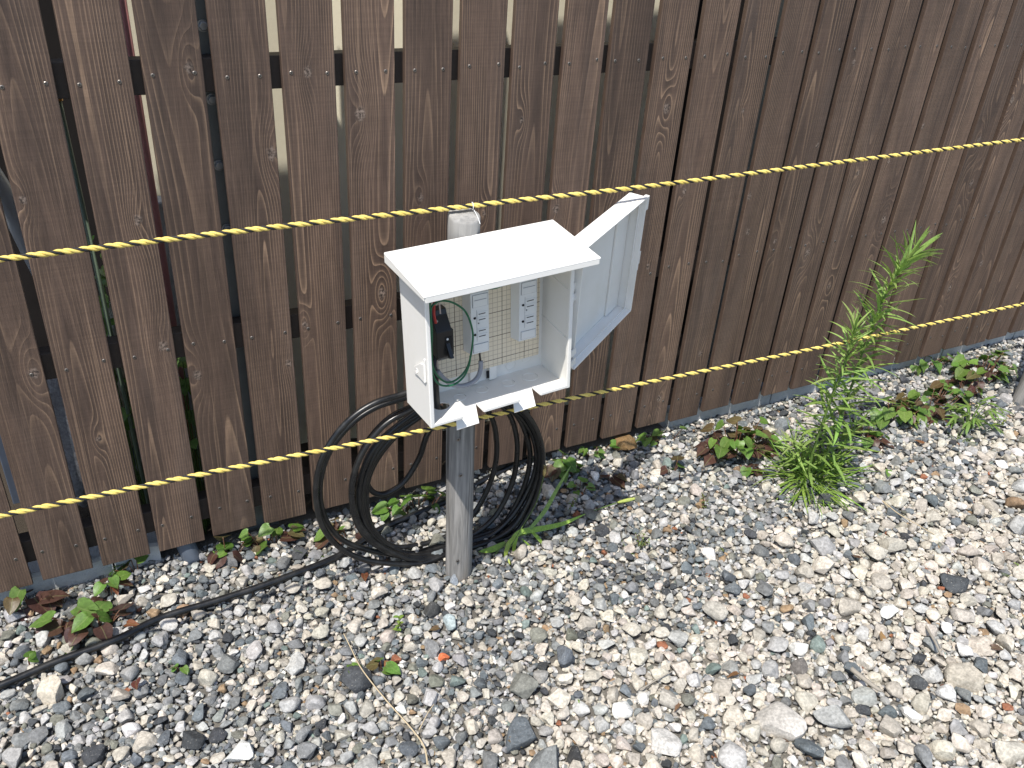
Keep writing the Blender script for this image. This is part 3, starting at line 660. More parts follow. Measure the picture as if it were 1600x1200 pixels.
# the plywood back board with the printed grid
PB = -.013
mb = MB(); mb.box(-.143, .1335, PB, PB+.008, .0345, .262); ply = mb.build('mounting_board', M['grid'], box, bevel=.0004)
for x in (-.10, -.012, .030):
    mb = MB(); mb.box(x-.008, x+.008, PB+.0005, -T+.0002, .006, .0345); mb.build('board_bracket', white, box, bevel=.0008)
mb = MB(); mb.box(.015, .021, PB-.0004, PB+.001, .012, .028); mb.build('bracket_slot', M['slot'], box)
# two outlet strips
def strip(x0, x1, z0, z1):
    y0, y1 = PB-.027, PB
    xw = x1 - x0; mb = MB(); mb.hexa([(x0+.004, y0, z0+.002), (x1-.002, y0, z0+.002), (x1, y1, z0), (x0, y1, z0), (x0+.004, y0, z1-.002), (x1-.002, y0, z1-.002), (x1, y1, z1), (x0, y1, z1)])
    s = mb.build('outlet_strip', M['socket'], box, bevel=.0012, seg=2)
    a, b = x0+.006, x1-.004; ww = b-a
    mb = MB(); mb.box(a+.002, b-.001, y0-.0016, y0, z1-.030, z1-.006); c_ = mb.build('switch_cover', M['socket'], s, bevel=.0014)
    mb = MB(); mb.box(a+.005, b-.004, y0-.0022, y0-.0014, z1-.0165, z1-.0155, 0); mb.build('cover_groove', M['grey'], s)
    mb = MB(); mb.box(a+.002, b-.001, y0-.0016, y0, z0+.006, z0+.022); mb.build('end_cover', M['socket'], s, bevel=.0014)
    for za, zb in ((z1-.030, z1-.006), (z0+.006, z0+.022)):
        xa_, xb_ = a+.0016, b-.0006; mb = MB(); mb.tube([(xa_, y0-.0004, za), (xb_, y0-.0004, za), (xb_, y0-.0004, zb), (xa_, y0-.0004, zb)], .0006, 5, closed=True); mb.build('cover_seam', M['grey'], s)
    mb = MB(); mb.tube([(a+.0098, y0-.0001, z1-.036), (a+.0098, y0-.0001, z1-.100)], .00035, 5); mb.build('cover_seam', M['grey'], s)
    for zc in (z1-.046, z1-.080):
        mb = MB(); mb.box(a+.011, b-.0015, y0-.0010, y0, zc-.004, zc+.005); mb.build('socket_face', M['socket'], s, bevel=.0008)
        mb = MB(); mb.box(a+.011, b-.0015, y0-.0010, y0, zc-.015, zc-.006); mb.build('socket_face', M['socket'], s, bevel=.0008)
        for dz in (.001, -.0105):
            mb = MB(); mb.box(a+.0135, b-.006, y0-.0014, y0-.0008, zc+dz-.0007, zc+dz+.0008); mb.build('socket_slot', M['slot'], s)
        mb = MB(); mb.lathe([(.0024, -.0012), (.0024, .0)], 12, (a+.0055, y0, zc-.0055), 1); mb.box(a+.0055, a+.0078, y0-.0012, y0, zc-.0075, zc-.0035); mb.build('earth_hole', M['slot'], s)
    torus((a+.0135, y0-.0003, z1-.0635), .0032, .0004, 1, 18).build('screw_ring', M['socket'], s, smooth=True)
    mb = MB(); mb.lathe([(.0012, -.0006), (.0012, 0)], 8, (a+.0135, y0, z1-.0635), 1); mb.build('centre_screw', M['slot'], s)
    return s
p_ = bxi(735, 460, 1, PB-.027); q_ = bxi(762, 547, 1, PB-.027)
strip(p_[0]-.004, p_[0]+.0395, .086, .214)
p_ = bxi(812, 441, 1, PB-.027); strip(p_[0]-.004, p_[0]+.0405, .088, .217)
# circuit breaker
bk0 = -.106
mb = MB(); mb.box(bk0, bk0+.034, -.052, PB, .106, .158); mb.prism([(-.052, .158), (PB, .158), (PB, .192), (-.030, .192), (-.034, .182)], 0, bk0, bk0+.031); mb.prism([(-.052, .106), (PB, .106), (PB, .094), (-.040, .094)], 0, bk0+.002, bk0+.031)
brk = mb.build('circuit_breaker', M['breaker'], box, bevel=.0012)
mb = MB(); mb.box(bk0+.016, bk0+.030, -.0528, -.0518, .118, .146); mb.build('toggle_plate', M['slot'], brk, bevel=.0004)
mb = MB(); mb.hexa([(bk0+.019, -.068, .108), (bk0+.0265, -.068, .108), (bk0+.0265, -.058, .104), (bk0+.019, -.058, .104), (bk0+.017, -.054, .134), (bk0+.025, -.054, .134), (bk0+.025, -.052, .132), (bk0+.017, -.052, .132)]); mb.build('toggle', M['breaker'], brk, bevel=.001)
mb = MB(); mb.lathe([(.0022, -.0536), (.0022, -.0520)], 10, (bk0+.021, 0, .141), 1); mb.build('breaker_label', M['socket'], brk)
for x, z in ((.006, .176), (.008, .166), (.013, .098)):
    mb = MB(); mb.lathe([(.0022, -.0440), (.0022, -.038), (.0022, -.02)], 10, (bk0+x, 0, z), 1); mb.build('terminal_screw', M['bolt'], brk)
# wires inside
def wire(name, pts, r, mat, par=box, n=8): 
    mb = MB(); mb.tube(spline(pts, n), r, 8); return mb.build(name, mat, par, smooth=True)
def L3(lst, y): return [bxi(px, py, 1, yy) for (px, py), yy in zip(lst, y if hasattr(y, '__len__') else [y]*len(lst))]
gl = [(672, 455), (672, 480), (675, 520), (674, 555), (680, 582), (697, 597), (715, 592), (731, 572), (738, 540), (738, 515), (728, 488), (710, 474), (692, 470), (680, 474), (673, 486), (674, 530), (675, 565), (678, 590), (690, 602), (709, 601), (725, 588), (733, 570), (735, 556)]
ylist = [-.060]*5 + [-.058]*10 + [-.064]*8
wire('green_wire', L3(gl, ylist), .0019, M['green'], n=6)
wire('green_wire', L3([(737, 453), (748, 449), (765, 451), (780, 448), (800, 437), (815, 425)], -.048), .0019, M['green'])
wire('red_wire', L3([(684, 448), (679, 470), (678, 490), (681, 505)], -.054), .0027, M['red'])
wire('clear_wire', L3([(686, 470), (688, 490)], -.045), .0016, M['clear'])
wire('clear_wire', L3([(684, 560), (683, 572), (686, 586)], -.045), .0012, M['clear'])
wire('grey_cable', L3([(751, 564), (751, 575), (747, 588), (737, 598), (722, 603), (708, 601), (694, 592), (684, 580)], [-.034, -.036, -.04, -.044, -.044, -.044, -.046, -.05]), .0047, M['grey'])
wire('core_wire', L3([(749, 549), (750, 558), (751, 566)], -.032), .002, M['breaker'])
# the supply cable coming up through the floor hole
sup = [tuple(p) for p in L3([(680, 552), (680, 572), (681, 600), (682, 620)], [-.030, -.040, -.046, -.048])] + [(-.1095, -.049, .004), (-.108, -.046, -.010), (-.104, -.030, -.03), (-.09, .03, -.025), (-.05, .09, -.01)]
wire('supply_cable', sup, .0058, M['cable'])
# the door: a shallow tray folded back round the right edge
ang, DW, DH, DD, dz0, dhx, dhy, dro, dpi = .5121, .2969, .2660, .0405, .0247, .1309, -.0615, .0685, .0903
e = V(math.cos(ang), math.sin(ang), 0); n_ = V(math.sin(ang), -math.cos(ang), 0); k_ = V(0, 0, 1)
e2 = e*math.cos(dro) + k_*math.sin(dro); k2 = -e*math.sin(dro) + k_*math.cos(dro)
k3 = k2*math.cos(dpi) + n_*math.sin(dpi); n3 = n_*math.cos(dpi) - k2*math.sin(dpi)
DM = Matrix((e2.tolist(), n3.tolist(), k3.tolist())).transposed().to_4x4(); DM.translation = Vector((dhx, dhy, dz0))
u0 = .024
mb = MB(); mb.box(u0, DW, 0, .0026, 0, DH)
door = mb.build('door', white, box, bevel=.0012); door.matrix_local = DM
def dpart(nm, f_, bevel=.001, mat=white): 
    mb = MB(); f_(mb); return mb.build(nm, mat, door, bevel=bevel)
dpart('door_rim', lambda q: q.box(u0, DW, .0022, DD, DH-.003, DH+.0004), .001)
dpart('door_rim', lambda q: q.box(u0, DW, .0022, DD, -.0004, .003), .001)
dpart('door_rim', lambda q: q.box(DW-.003, DW+.0004, .0022, DD, .002, DH-.002), .001)
dpart('door_rim', lambda q: q.box(u0-.0004, u0+.003, .0022, DD-.004, .002, DH-.002), .001)
dpart('inner_lip', lambda q: (q.box(u0, DW-.008, DD-.014, DD-.0125, .003, .0055), q.box(DW-.0085, DW-.003, DD-.014, DD-.0125, .003, DH-.003)), .0006)
dpart('inner_step', lambda q: q.box(DW-.060, DW-.0035, .0024, .008, .004, DH-.004), .002)
dpart('edge_flange', lambda q: (q.box(DW+.0002, DW+.011, DD-.010, DD, DH-.030, DH+.0002)), .0015)
dpart('latch_tab', lambda q: (q.box(DW+.0002, DW+.009, DD-.008, DD-.002, .096, .140), q.box(DW+.009, DW+.013, DD-.010, DD-.002, .110, .140)), .0012)
for z in (.036, .058, .178, .200):
    h = MB(); h.tube([(HW+.001, -DP+.004, z), (HW+.001, -DP+.004, z+.016)], .0035, 10); h.build('hinge_knuckle', white, box, smooth=True)
    h = MB(); h.hexa([tuple(V(HW-.002, -DP+.002, z)), tuple(V(HW+.026, -DP+.019, z)), tuple(V(HW+.025, -DP+.022, z)), tuple(V(HW-.002, -DP+.005, z)), tuple(V(HW-.002, -DP+.002, z+.014)), tuple(V(HW+.026, -DP+.019, z+.014)), tuple(V(HW+.025, -DP+.022, z+.014)), tuple(V(HW-.002, -DP+.005, z+.014))]); h.build('hinge_leaf', white, box)

# ------------------------------------------------------------------ cables
coil = empty('cable_coil', (0.60, 1.42, 0)); tag(coil, 'coil of thick black cable hanging behind the stake and resting on the gravel', 'cable coil'); co0 = np.array(coil.location)
CR = .0064
def loop(pts, Yb, Yt, nm='cable_loop', r=CR):
    P = []
    for px, py in pts:
        a = OY(px, py, 1.42); t = min(1, max(0, a[2] / 0.5)); P.append(OY(px, py, Yb + (Yt-Yb)*t))
    P = np.array(P); P[:, 2] = np.maximum(P[:, 2], r + .004)
    mb = MB(); mb.tube(spline(P - co0, 6, True), r, 12, closed=True); mb.build(nm, M['cable'], coil, smooth=True)
LA = [(700,588),(635,614),(585,630),(545,657),(513,697),(497,737),(494,780),(504,822),(528,853),(562,872),(605,880),(655,882),(700,878),(755,865),(800,838),(830,795),(846,745),(847,700),(832,660),(800,625),(755,597)]
LG = [(700,594),(637,620),(588,636),(549,662),(518,700),(502,742),(501,786),(515,823),(543,848),(596,864),(650,868),(705,862),(760,848),(800,820),(834,770),(845,722),(838,672),(803,632),(755,605)]
LB = [(700,600),(650,632),(610,652),(578,685),(558,725),(549,765),(555,805),(578,840),(612,863),(655,875),(705,873),(760,856),(800,825),(828,780),(842,735),(842,695),(825,655),(790,622),(745,602)]
LC = [(705,605),(655,640),(615,670),(585,700),(566,738),(560,778),(568,815),(590,845),(625,866),(668,874),(715,868),(765,845),(805,800),(832,750),(838,705),(822,662),(785,628),(745,608)]
LD = [(700,612),(660,648),(622,675),(594,705),(575,740),(567,775),(575,815),(600,848),(640,868),(690,868),(735,848),(775,805),(800,755),(808,710),(805,672),(790,640),(750,615)]
LF = [(700,615),(655,650),(610,690),(580,735),(572,780),(582,825),(612,853),(650,862),(695,850),(730,815),(757,775),(773,730),(776,690),(768,652),(745,625)]
LE = [(690,640),(667,680),(655,715),(632,752),(603,771),(582,768),(570,745),(572,720),(590,692),(625,662),(660,640)]
LH = [(700,603),(648,636),(603,662),(572,698),(553,742),(550,785),(560,822),(585,850),(625,868),(675,879),(725,873),(775,850),(815,805),(838,755),(848,712),(836,668),(808,636),(755,608)]
LI = [(705,608),(660,644),(620,668),(590,702),(571,745),(564,785),(573,822),(598,852),(635,870),(685,875),(740,858),(785,820),(815,770),(828,720),(822,678),(800,640),(752,612)]
for pts, yb, yt in ((LH, 1.41, 1.43), (LI, 1.432, 1.46), (LA, 1.402, 1.415), (LG, 1.425, 1.432), (LB, 1.405, 1.445), (LC, 1.422, 1.458), (LD, 1.440, 1.472), (LF, 1.46, 1.486)): loop(pts, yb, yt)
loop(LE, 1.50, 1.50, r=.0066)
run = [G(-160, 1128, .012), G(0, 1071, .012), G(90, 1033, .013), G(180, 1000, .013), G(250, 966, .013), G(340, 938, .012), G(430, 908, .013), G(530, 868, .012), G(590, 829, .012), G(650, 803, .012), G(702, 781, .012), G(745, 756, .012), G(800, 728, .014), G(835, 712, .016), G(850, 702, .012)]
mb = MB(); mb.tube(spline(run, 8), .0078, 12); tag(mb.build('power_cable', M['cable'], smooth=True), 'black power cable lying across the gravel from the lower left to the fence', 'cable')

# ------------------------------------------------------------------ plants
def heart_mesh(seed):
    r = random.Random(seed); n = 7; vs = []; fs = []
    prof = [0.0, 0.62, 0.86, 0.93, 0.80, 0.52, 0.24, 0.0]; ys_ = [0.02, -0.10, 0.05, 0.25, 0.48, 0.70, 0.88, 1.0]
    for i in range(8):
        y_ = ys_[i]; ym = max(y_, 0.0) if i else 0.0; wd = prof[i]*0.5
        cz = -0.22*ym*ym + 0.03*math.sin(5*ym + seed)
        for s in (-1, -.5, 0, .5, 1):
            yy = ym + (y_-ym)*abs(s) if i else .0
            vs.append((wd*s, yy, cz + 0.16*abs(s)*wd*2*(0.5 + 0.3*math.sin(seed)) + 0.025*math.sin(9*yy + 2*s + seed)))
    for i in range(7):
        for k in range(4): fs.append((i*5+k, i*5+k+1, i*5+6+k, i*5+5+k))
    mb = MB(); mb.add([tuple(c*0.04 for c in v) for v in vs], fs); me = mb.mesh('leaf', True); me.materials.append(M['leaf']); return me
def blade_mesh(L, W_, droop, seed, segs=7):
    r = random.Random(seed); vs = []; fs = []
    for i in range(segs+1):
        t = i/segs; wd = W_*0.5*math.sin(math.pi*min(1, (t*0.86+.14)))**0.7 * (1 if t < 1 else 0.02)
        y_ = L*t*(1 - 0.22*droop*t); z = -droop*L*0.5*t*t + .02*L*math.sin(4*t+seed); sx = .05*L*math.sin(2.5*t + seed)*t
        vs += [(sx-wd, y_, z + wd*.35), (sx, y_, z), (sx+wd, y_, z + wd*.35)]
    for i in range(segs):
        for k in range(2): fs.append((i*3+k, i*3+k+1, i*3+4+k, i*3+3+k))
    mb = MB(); mb.add(vs, fs); me = mb.mesh('leaf', True); me.materials.append(M['leaf']); return me
HEART = [heart_mesh(i) for i in range(5)]
NARROW = [blade_mesh(.100, .0082, d, i) for i, d in enumerate((.25, .55, .9, .1))]
GRASS = [blade_mesh(.13, .0042, d, i, 8) for i, d in enumerate((.5, .9, 1.2, .3))]
SMALL = [blade_mesh(.018, .010, d, i, 4) for i, d in enumerate((.2, .6))]
def jitter(c, a=.2): 
    k = random.uniform(1-a, 1+a); return tuple(max(.004, x*k*random.uniform(.92, 1.08)) for x in c)
GREEN = (.105, .19, .035); GREEN2 = (.13, .22, .05); PURPLE = (.085, .042, .032); BRONZE = (.115, .088, .04); BRIGHT = (.30, .42, .075)
def leafobj(me, par, loc, yaw, pitch, roll, sc, col):
    o = link('leaf', me, par, tuple(loc)); o.rotation_mode = 'XYZ'
    R_ = Matrix.Rotation(yaw, 4, 'Z') @ Matrix.Rotation(pitch, 4, 'X') @ Matrix.Rotation(roll, 4, 'Y')
    o.rotation_euler = R_.to_euler(); o.scale = (sc, sc, sc); o.color = (*col, 1); return o
def heartplant(px, py, spread, n, hmax, mixw, lab, scl=1.0, ry=None, name='heart_leaf_plant', group='heart-leaved ground plants'):
    c = G(px, py); t = empty(name, (c[0], c[1], 0)); tag(t, lab, 'plant', group)
    n = int(n*1.15); ry = ry or spread*.5
    for i in range(n):
        a = random.uniform(0, 6.28); q = math.sqrt(random.random()); x = q*spread*math.cos(a); y = q*ry*math.sin(a); h = random.uniform(.012, hmax)
        if c[1] + y > 1.618 and h > .03: y = 1.60 - c[1]
        kind = random.choices(('g', 'p', 'b'), mixw)[0]; col = jitter({'g': random.choice((GREEN, GREEN2)), 'p': PURPLE, 'b': BRONZE}[kind])
        if kind == 'p': h *= .6
        sx, sy = x*.6, y*.6
        st = MB(); st.tube(spline([(sx, sy, -.004), ((sx+x)/2, (sy+y)/2, h*.6), (x, y, h)], 3), .0011, 5); st.build('stem', M['redstem'], t, smooth=True)
        out = math.atan2(y, x) - math.pi/2 + random.uniform(-.9, .9)
        # leaves tip outwards and mostly towards the sun side
        leafobj(random.choice(HEART), t, (x, y, h), out, random.uniform(-.75, .12), random.uniform(-.35, .35), scl*random.uniform(.6, 1.18), col)
    return t
heartplant(48, 945, .045, 9, .055, (.15, .6, .25), 'dark purple and green heart-leaved plant at the far left below the fence', 1.2)
heartplant(150, 985, .06, 13, .06, (.55, .3, .15), 'bright heart-leaved plant growing over the black cable at left', 1.2)
heartplant(120, 968, .06, 12, .04, (.15, .75, .1), 'purple-leaved plant between the two left heart-leaved plants', 1.2)
heartplant(170, 925, .035, 6, .05, (.6, .2, .2), 'small heart-leaved plant touching the second fence plank at left', .9)
heartplant(42, 1045, .012, 2, .03, (1, 0, 0), 'two small green leaves above the cable at the lower left', .7)
heartplant(355, 872, .05, 10, .055, (.65, .25, .1), 'heart-leaved plant under the third fence plank beside the drain pipe', .95)
heartplant(430, 850, .06, 12, .06, (.5, .3, .2), 'heart-leaved plant under the fourth and fifth fence planks', .95)
heartplant(545, 838, .06, 10, .045, (.45, .4, .15), 'heart-leaved plant inside the left side of the cable coil', .9)
heartplant(655, 798, .09, 16, .055, (.75, .15, .1), 'shaded heart-leaved plants under the fence inside the cable coil', .9, .035)
heartplant(215, 893, .05, 6, .035, (.8, .1, .1), 'shaded green leaves below the second and third fence planks', .9, .02)
heartplant(878, 742, .05, 11, .07, (.6, .25, .15), 'heart-leaved plant right of the cable coil', .95)
heartplant(905, 770, .03, 6, .045, (.4, .4, .2), 'small heart-leaved plant in the box shadow', .8)
heartplant(955, 752, .022, 4, .04, (.4, .4, .2), 'two-leaved dark plant at the edge of the box shadow', .95)
heartplant(925, 712, .06, 9, .035, (.9, .05, .05), 'green leaves in the dark below the fence right of the coil', .8, .02)
heartplant(1035, 690, .07, 10, .035, (.9, .05, .05), 'green leaves in the dark below the fence near the sandstone lump', .8, .02)
heartplant(1050, 742, .022, 5, .05, (.45, .35, .2), 'small lone heart-leaved plant on gravel left of the large leaf patch', .9)
heartplant(1150, 705, .125, 56, .075, (.45, .38, .17), 'large patch of green and purple heart leaves left of the tall weed', 1.0, .06)
heartplant(1178, 738, .03, 6, .03, (.1, .7, .2), 'reddish brown leaves at the front of the large leaf patch', .95)
heartplant(1400, 655, .10, 30, .06, (.62, .25, .13), 'heart-leaved patch right of the tall weed', 1.0, .05)
heartplant(1455, 640, .13, 42, .05, (.6, .3, .1), 'heart-leaved patch in front of the concrete footing', 1.0, .07)
heartplant(1535, 592, .16, 40, .07, (.5, .4, .1), 'heart-leaved patch near the right edge beside the footing', 1.05, .06)
heartplant(1440, 570, .14, 14, .05, (.95, .0, .05), 'shaded green leaves below the fence behind the right leaf patches', 1.0, .03)
heartplant(1352, 690, .06, 14, .05, (.6, .3, .1), 'heart leaves half hidden behind the tall weed', .95, .035)
heartplant(1500, 615, .10, 22, .05, (.55, .35, .1), 'purple and green heart leaves between the lobed-leaf weed and the footing', 1.0, .05)
heartplant(1384, 745, .016, 4, .03, (.3, .5, .2), 'tiny bronze-leaved seedling below the right leaf patches', .8)
heartplant(548, 1055, .014, 3, .02, (1, 0, 0), 'small green seedling crossed by the dry stalk', .65)
heartplant(597, 1052, .018, 5, .03, (.75, .05, .2), 'small bronze and green seedling right of the dry stalk', .75)
heartplant(285, 1052, .012, 4, .02, (1, 0, 0), 'tiny bright green seedling among gravel at lower left', .5)
# leaves behind the fence, seen through the gaps
for (px, py, Y, n, lab) in ((160, 415, 1.90, 10, 'sunlit leaves behind the second fence gap, upper clump'), (172, 500, 1.82, 12, 'sunlit leaves behind the second fence gap, lower clump'), (190, 610, 1.76, 10, 'leaves behind the second fence gap below the middle rail'), (285, 580, 1.74, 14, 'green leaves behind the third fence gap below the middle rail'), (300, 690, 1.72, 12, 'dark green leaves low behind the third fence gap')):
    c = OY(px, py, Y); t = empty('background_plant', (c[0], c[1], 0)); tag(t, lab, 'plant', 'plants behind the fence'); st = MB()
    for i in range(n):
        x, y, z = random.uniform(-.06, .06), random.uniform(-.03, .05), c[2] + random.uniform(-.07, .06)
        st.tube(spline([(x*.3, y*.3, -.01), (x*.7, y*.7, z*.6), (x, y, z)], 3), .0013, 5)
        leafobj(random.choice(HEART), t, (x, y, z), random.uniform(2, 4.3), random.uniform(-.7, .1), random.uniform(-.3, .3), random.uniform(.7, 1.1), jitter(GREEN2))
    st.build('stem', M['stem'], t, smooth=True)

# tall narrow-leaved weed
def weed(stems, lab, base, name='tall_weed'):
    t = empty(name, (base[0], base[1], 0)); tag(t, lab, 'weed', None); b0 = V(base[0], base[1], 0)
    for pts, n, ls0, ls1, tuft in stems:
        P = spline(pts, 10) - b0; rad = np.linspace(.0042, .0016, len(P)); mb = MB(); mb.tube(P, rad, 7); mb.build('stem', M['stem'], t, smooth=True)
        for i in range(n):
            s = (i + .5) / n; s = s**(0.72 if tuft else 1.0); k = min(len(P)-2, int(s*(len(P)-1))); p = P[k]; tg = P[k+1]-P[k]; tg /= np.linalg.norm(tg)
            az = i*2.399963 + random.uniform(-.3, .3); lean = math.atan2(tg[0], tg[2])
            up = 0.35 + 0.75*s**2.5 + random.uniform(-.2, .25)
            o = leafobj(random.choice(NARROW), t, p, az, up, random.uniform(-.3, .3), (ls0*(1-s) + ls1*s)*random.uniform(.75, 1.15), jitter((.28, .39, .115) if s > .6 else (.22, .33, .08), .18))
            o.rotation_euler = (Matrix.Rotation(lean*.9, 4, 'Y') @ o.rotation_euler.to_matrix().to_4x4()).to_euler()
    return t
wb = G(1268, 748); WY = wb[1]
main = [OY(x, y, WY + d) for x, y, d in ((1280, 735, 0), (1300, 690, .01), (1325, 620, .02), (1350, 545, .03), (1375, 480, .035), (1405, 420, .04), (1425, 398, .045))]
second = [OY(x, y, WY + d) for x, y, d in ((1262, 742, 0), (1275, 690, 0), (1300, 620, -.005), (1322, 560, -.01), (1336, 512, -.01))]
third = [OY(x, y, WY + d) for x, y, d in ((1290, 735, .02), (1315, 700, .03), (1340, 660, .04))]
fourth = [OY(x, y, WY + d) for x, y, d in ((1255, 745, .02), (1248, 715, .03), (1240, 690, .03))]
weed([(main, 205, 1.35, .85, True), (third, 30, 1.05, .8, False)], 'tall bright green weed with narrow leaves leaning over the lower rope', wb)
weed([(second, 92, 1.2, .75, True), (fourth, 34, .95, .7, False)], 'shorter narrow-leaved weed just left of the tallest weed stem', G(1258, 745))
def tuft(px, py, n, sc, lab, spread=.03, col=(.16, .25, .045), lean=(0, 0), name='grass_tuft'):
    c = G(px, py); t = empty(name, (c[0], c[1], 0)); tag(t, lab, 'grass', 'grass tufts')
    for i in range(n):
        a = random.uniform(0, 6.28); q = random.random()*spread
        leafobj(random.choice(GRASS), t, (q*math.cos(a), q*math.sin(a), -.003), a - math.pi/2 + random.uniform(-.5, .5), random.uniform(.25, 1.15), random.uniform(-.4, .4), sc*random.uniform(.5, 1.15), jitter(col, .2))
    return t
tuft(1262, 750, 170, 1.15, 'dense tuft of grass blades at the foot of the tall weed', .055, (.20, .31, .055))
tuft(1275, 782, 30, .62, 'small drooping grass tuft in front of the tall weed', .02, (.20, .31, .055))
tuft(1497, 690, 16, .45, 'short grass tuft in front of the lobed-leaf weed', .015)
tuft(978, 862, 7, .28, 'tiny grass tuft beside the small bushy weed', .006)
tuft(483, 868, 3, .5, 'single upright grass shoot left of the cable coil', .004)
tuft(1583, 905, 8, .3, 'tiny grass tuft at the right edge', .01)
# lobed-leaf weed at the right
c = G(1510, 672); t = empty('lobed_leaf_weed', (c[0], c[1], 0)); tag(t, 'light green weed with pointed lobed leaves near the right edge', 'weed'); st = MB()
for i in range(26):
    a = random.uniform(0, 6.28); q = random.uniform(.01, .085); h = random.uniform(.03, .10); p = V(q*math.cos(a), q*.6*math.sin(a), h)
    st.tube(spline([(0, 0, -.004), p*.6 + V(0, 0, .01), p], 3), .0012, 5)
    for k in (-.6, 0, .6): leafobj(random.choice(NARROW), t, p, a - math.pi/2 + k, random.uniform(-.3, .3), 0, random.uniform(.38, .6)*(1 if k == 0 else .75), jitter((.15, .24, .05), .15)).scale[0] *= 2.2
st.build('stem', M['stem'], t, smooth=True)
# foxtail grass
fb = G(788, 862); t = empty('foxtail_grass', (fb[0], fb[1], 0)); tag(t, 'foxtail grass with bent stems and seed heads right of the stake', 'grass'); f0 = V(fb[0], fb[1], 0)
def bristle(P, r, L, mat, nm, n=170):
    mb = MB(); P = np.array(P); m_ = len(P); mb.tube(P, r*.45*np.sin(np.linspace(.35, 2.9, m_)), 8)
    for i in range(n):
        k = random.randint(0, m_-2); f_ = random.random(); p = P[k]*(1-f_) + P[k+1]*f_; tg = P[k+1]-P[k]; tg /= np.linalg.norm(tg)
        d = RNG.normal(size=3); d -= tg*d.dot(tg); d /= np.linalg.norm(d); d = d + tg*.6; d /= np.linalg.norm(d); sd_ = np.cross(d, tg); sd_ /= np.linalg.norm(sd_)
        mb.add([p - sd_*.0007, p + sd_*.0007, p + d*L*random.uniform(.6, 1.1)], [(0, 1, 2)])
    mb.build(nm, mat, t)
s1 = [G(772, 868, .01), OY(800, 842, fb[1]), OY(850, 828, fb[1]+.01), OY(900, 808, fb[1]+.02), OY(965, 785, fb[1]+.03)]
s1 = [np.array(p) for p in s1]
mb = MB(); mb.tube(spline(s1, 8) - f0, .0013, 6); mb.build('stem', M['stem'], t, smooth=True)
h0, h1 = s1[-1], OY(997, 778, fb[1]+.035); bristle([h0 + (h1-h0)*k/6 - f0 for k in range(7)], .011, .007, M['seed'], 'seed_head', 260)
s2 = [G(790, 868, .0), OY(815, 825, fb[1]-.01), OY(838, 785, 1.375), OY(850, 742, 1.362)]
mb = MB(); mb.tube(spline(s2, 8) - f0, .0010, 6); mb.build('stem', M['stem'], t, smooth=True)
h0, h1 = OY(850, 744, 1.362), OY(852, 729, 1.362); bristle([h0 + (h1-h0)*k/5 - f0 for k in range(6)], .009, .0075, M['dryseed'], 'seed_head', 260)
s3 = [G(792, 862, .0), OY(793, 868, 1.362), OY(794, 878, fb[1]-.045)]
mb = MB(); mb.tube(spline(s3, 6) - f0, .0010, 6); mb.build('stem', M['stem'], t, smooth=True)
h0, h1 = OY(794, 880, fb[1]-.045), OY(795, 899, fb[1]-.055); h0[2] = max(h0[2], .02); h1[2] = max(h1[2], .012); bristle([h0 + (h1-h0)*k/5 - f0 for k in range(6)], .006, .005, M['seed'], 'seed_head', 150)
def ribbon(pts, wd, col):
    P = spline(pts, 6) - f0; m_ = len(P); vs = []; fs = []
    for i in range(m_):
        tt = i/(m_-1); w_ = wd*.5*max(.04, math.sin(math.pi*(.12+.88*tt))**.8); tg = P[min(i+1, m_-1)] - P[max(i-1, 0)]; sd_ = np.cross(tg, V(.3, -.5, .8)); sd_ /= np.linalg.norm(sd_)+1e-9
        vs += [P[i]-sd_*w_, P[i] + V(0, 0, -.0006), P[i]+sd_*w_]
    for i in range(m_-1):
        for k in range(2): fs.append((i*3+k, i*3+k+1, i*3+4+k, i*3+3+k))
    mb = MB(); mb.add(vs, fs); o = mb.build('blade', M['leaf'], t, smooth=True); o.color = (*jitter(col, .1), 1)
y0 = fb[1]
ribbon([OY(795, 850, y0), OY(812, 832, y0), OY(845, 826, y0), OY(880, 818, y0+.005), OY(915, 803, y0+.01)], .014, BRIGHT)
ribbon([OY(820, 835, y0), OY(850, 800, y0+.01), OY(870, 765, y0+.02), OY(892, 728, y0+.03)], .011, (.22, .33, .09))
ribbon([OY(805, 838, y0), OY(795, 850, y0-.01), OY(790, 868, y0-.02), OY(793, 885, y0-.03)], .012, BRIGHT)
ribbon([OY(808, 838, y0), OY(803, 858, y0-.01), OY(807, 880, y0-.03)], .011, BRIGHT)
ribbon([OY(830, 830, y0), OY(842, 842, y0-.01), OY(853, 856, y0-.02)], .012, BRIGHT)
ribbon([OY(790, 848, y0), OY(770, 858, y0), OY(748, 862, y0)], .015, (.24, .35, .06))
ribbon([OY(815, 842, y0), OY(830, 855, y0-.01), OY(840, 868, y0-.02)], .006, BRIGHT)
# small sprigs
def sprig(px, py, h, n, col, lab, red=False, lean=(0, 0), wide=.012, sc=1.0):
    c = G(px, py); t = empty('small_weed', (c[0], c[1], 0)); tag(t, lab, 'weed', 'small weeds on the gravel'); st = MB()
    for s in range(max(1, n // 9)):
        a = random.uniform(0, 6.28); tip = V(wide*math.cos(a) + lean[0], wide*math.sin(a) + lean[1], h*random.uniform(.7, 1)); st.tube(spline([(0, 0, -.004), tip*.5 + V(0, 0, .004), tip], 4), .0008, 5)
        for i in range(9):
            f_ = .25 + .75*i/8; leafobj(random.choice(SMALL), t, tip*f_, i*2.4 + a, random.uniform(-.2, .7), 0, sc*random.uniform(.5, .95), jitter(col, .2))
    st.build('stem', M['redstem'] if red else M['stem'], t, smooth=True)
sprig(622, 992, .05, 14, (.15, .23, .04), 'upright little weed sprig left of the pale blue-grey stone', wide=.006, sc=.9)
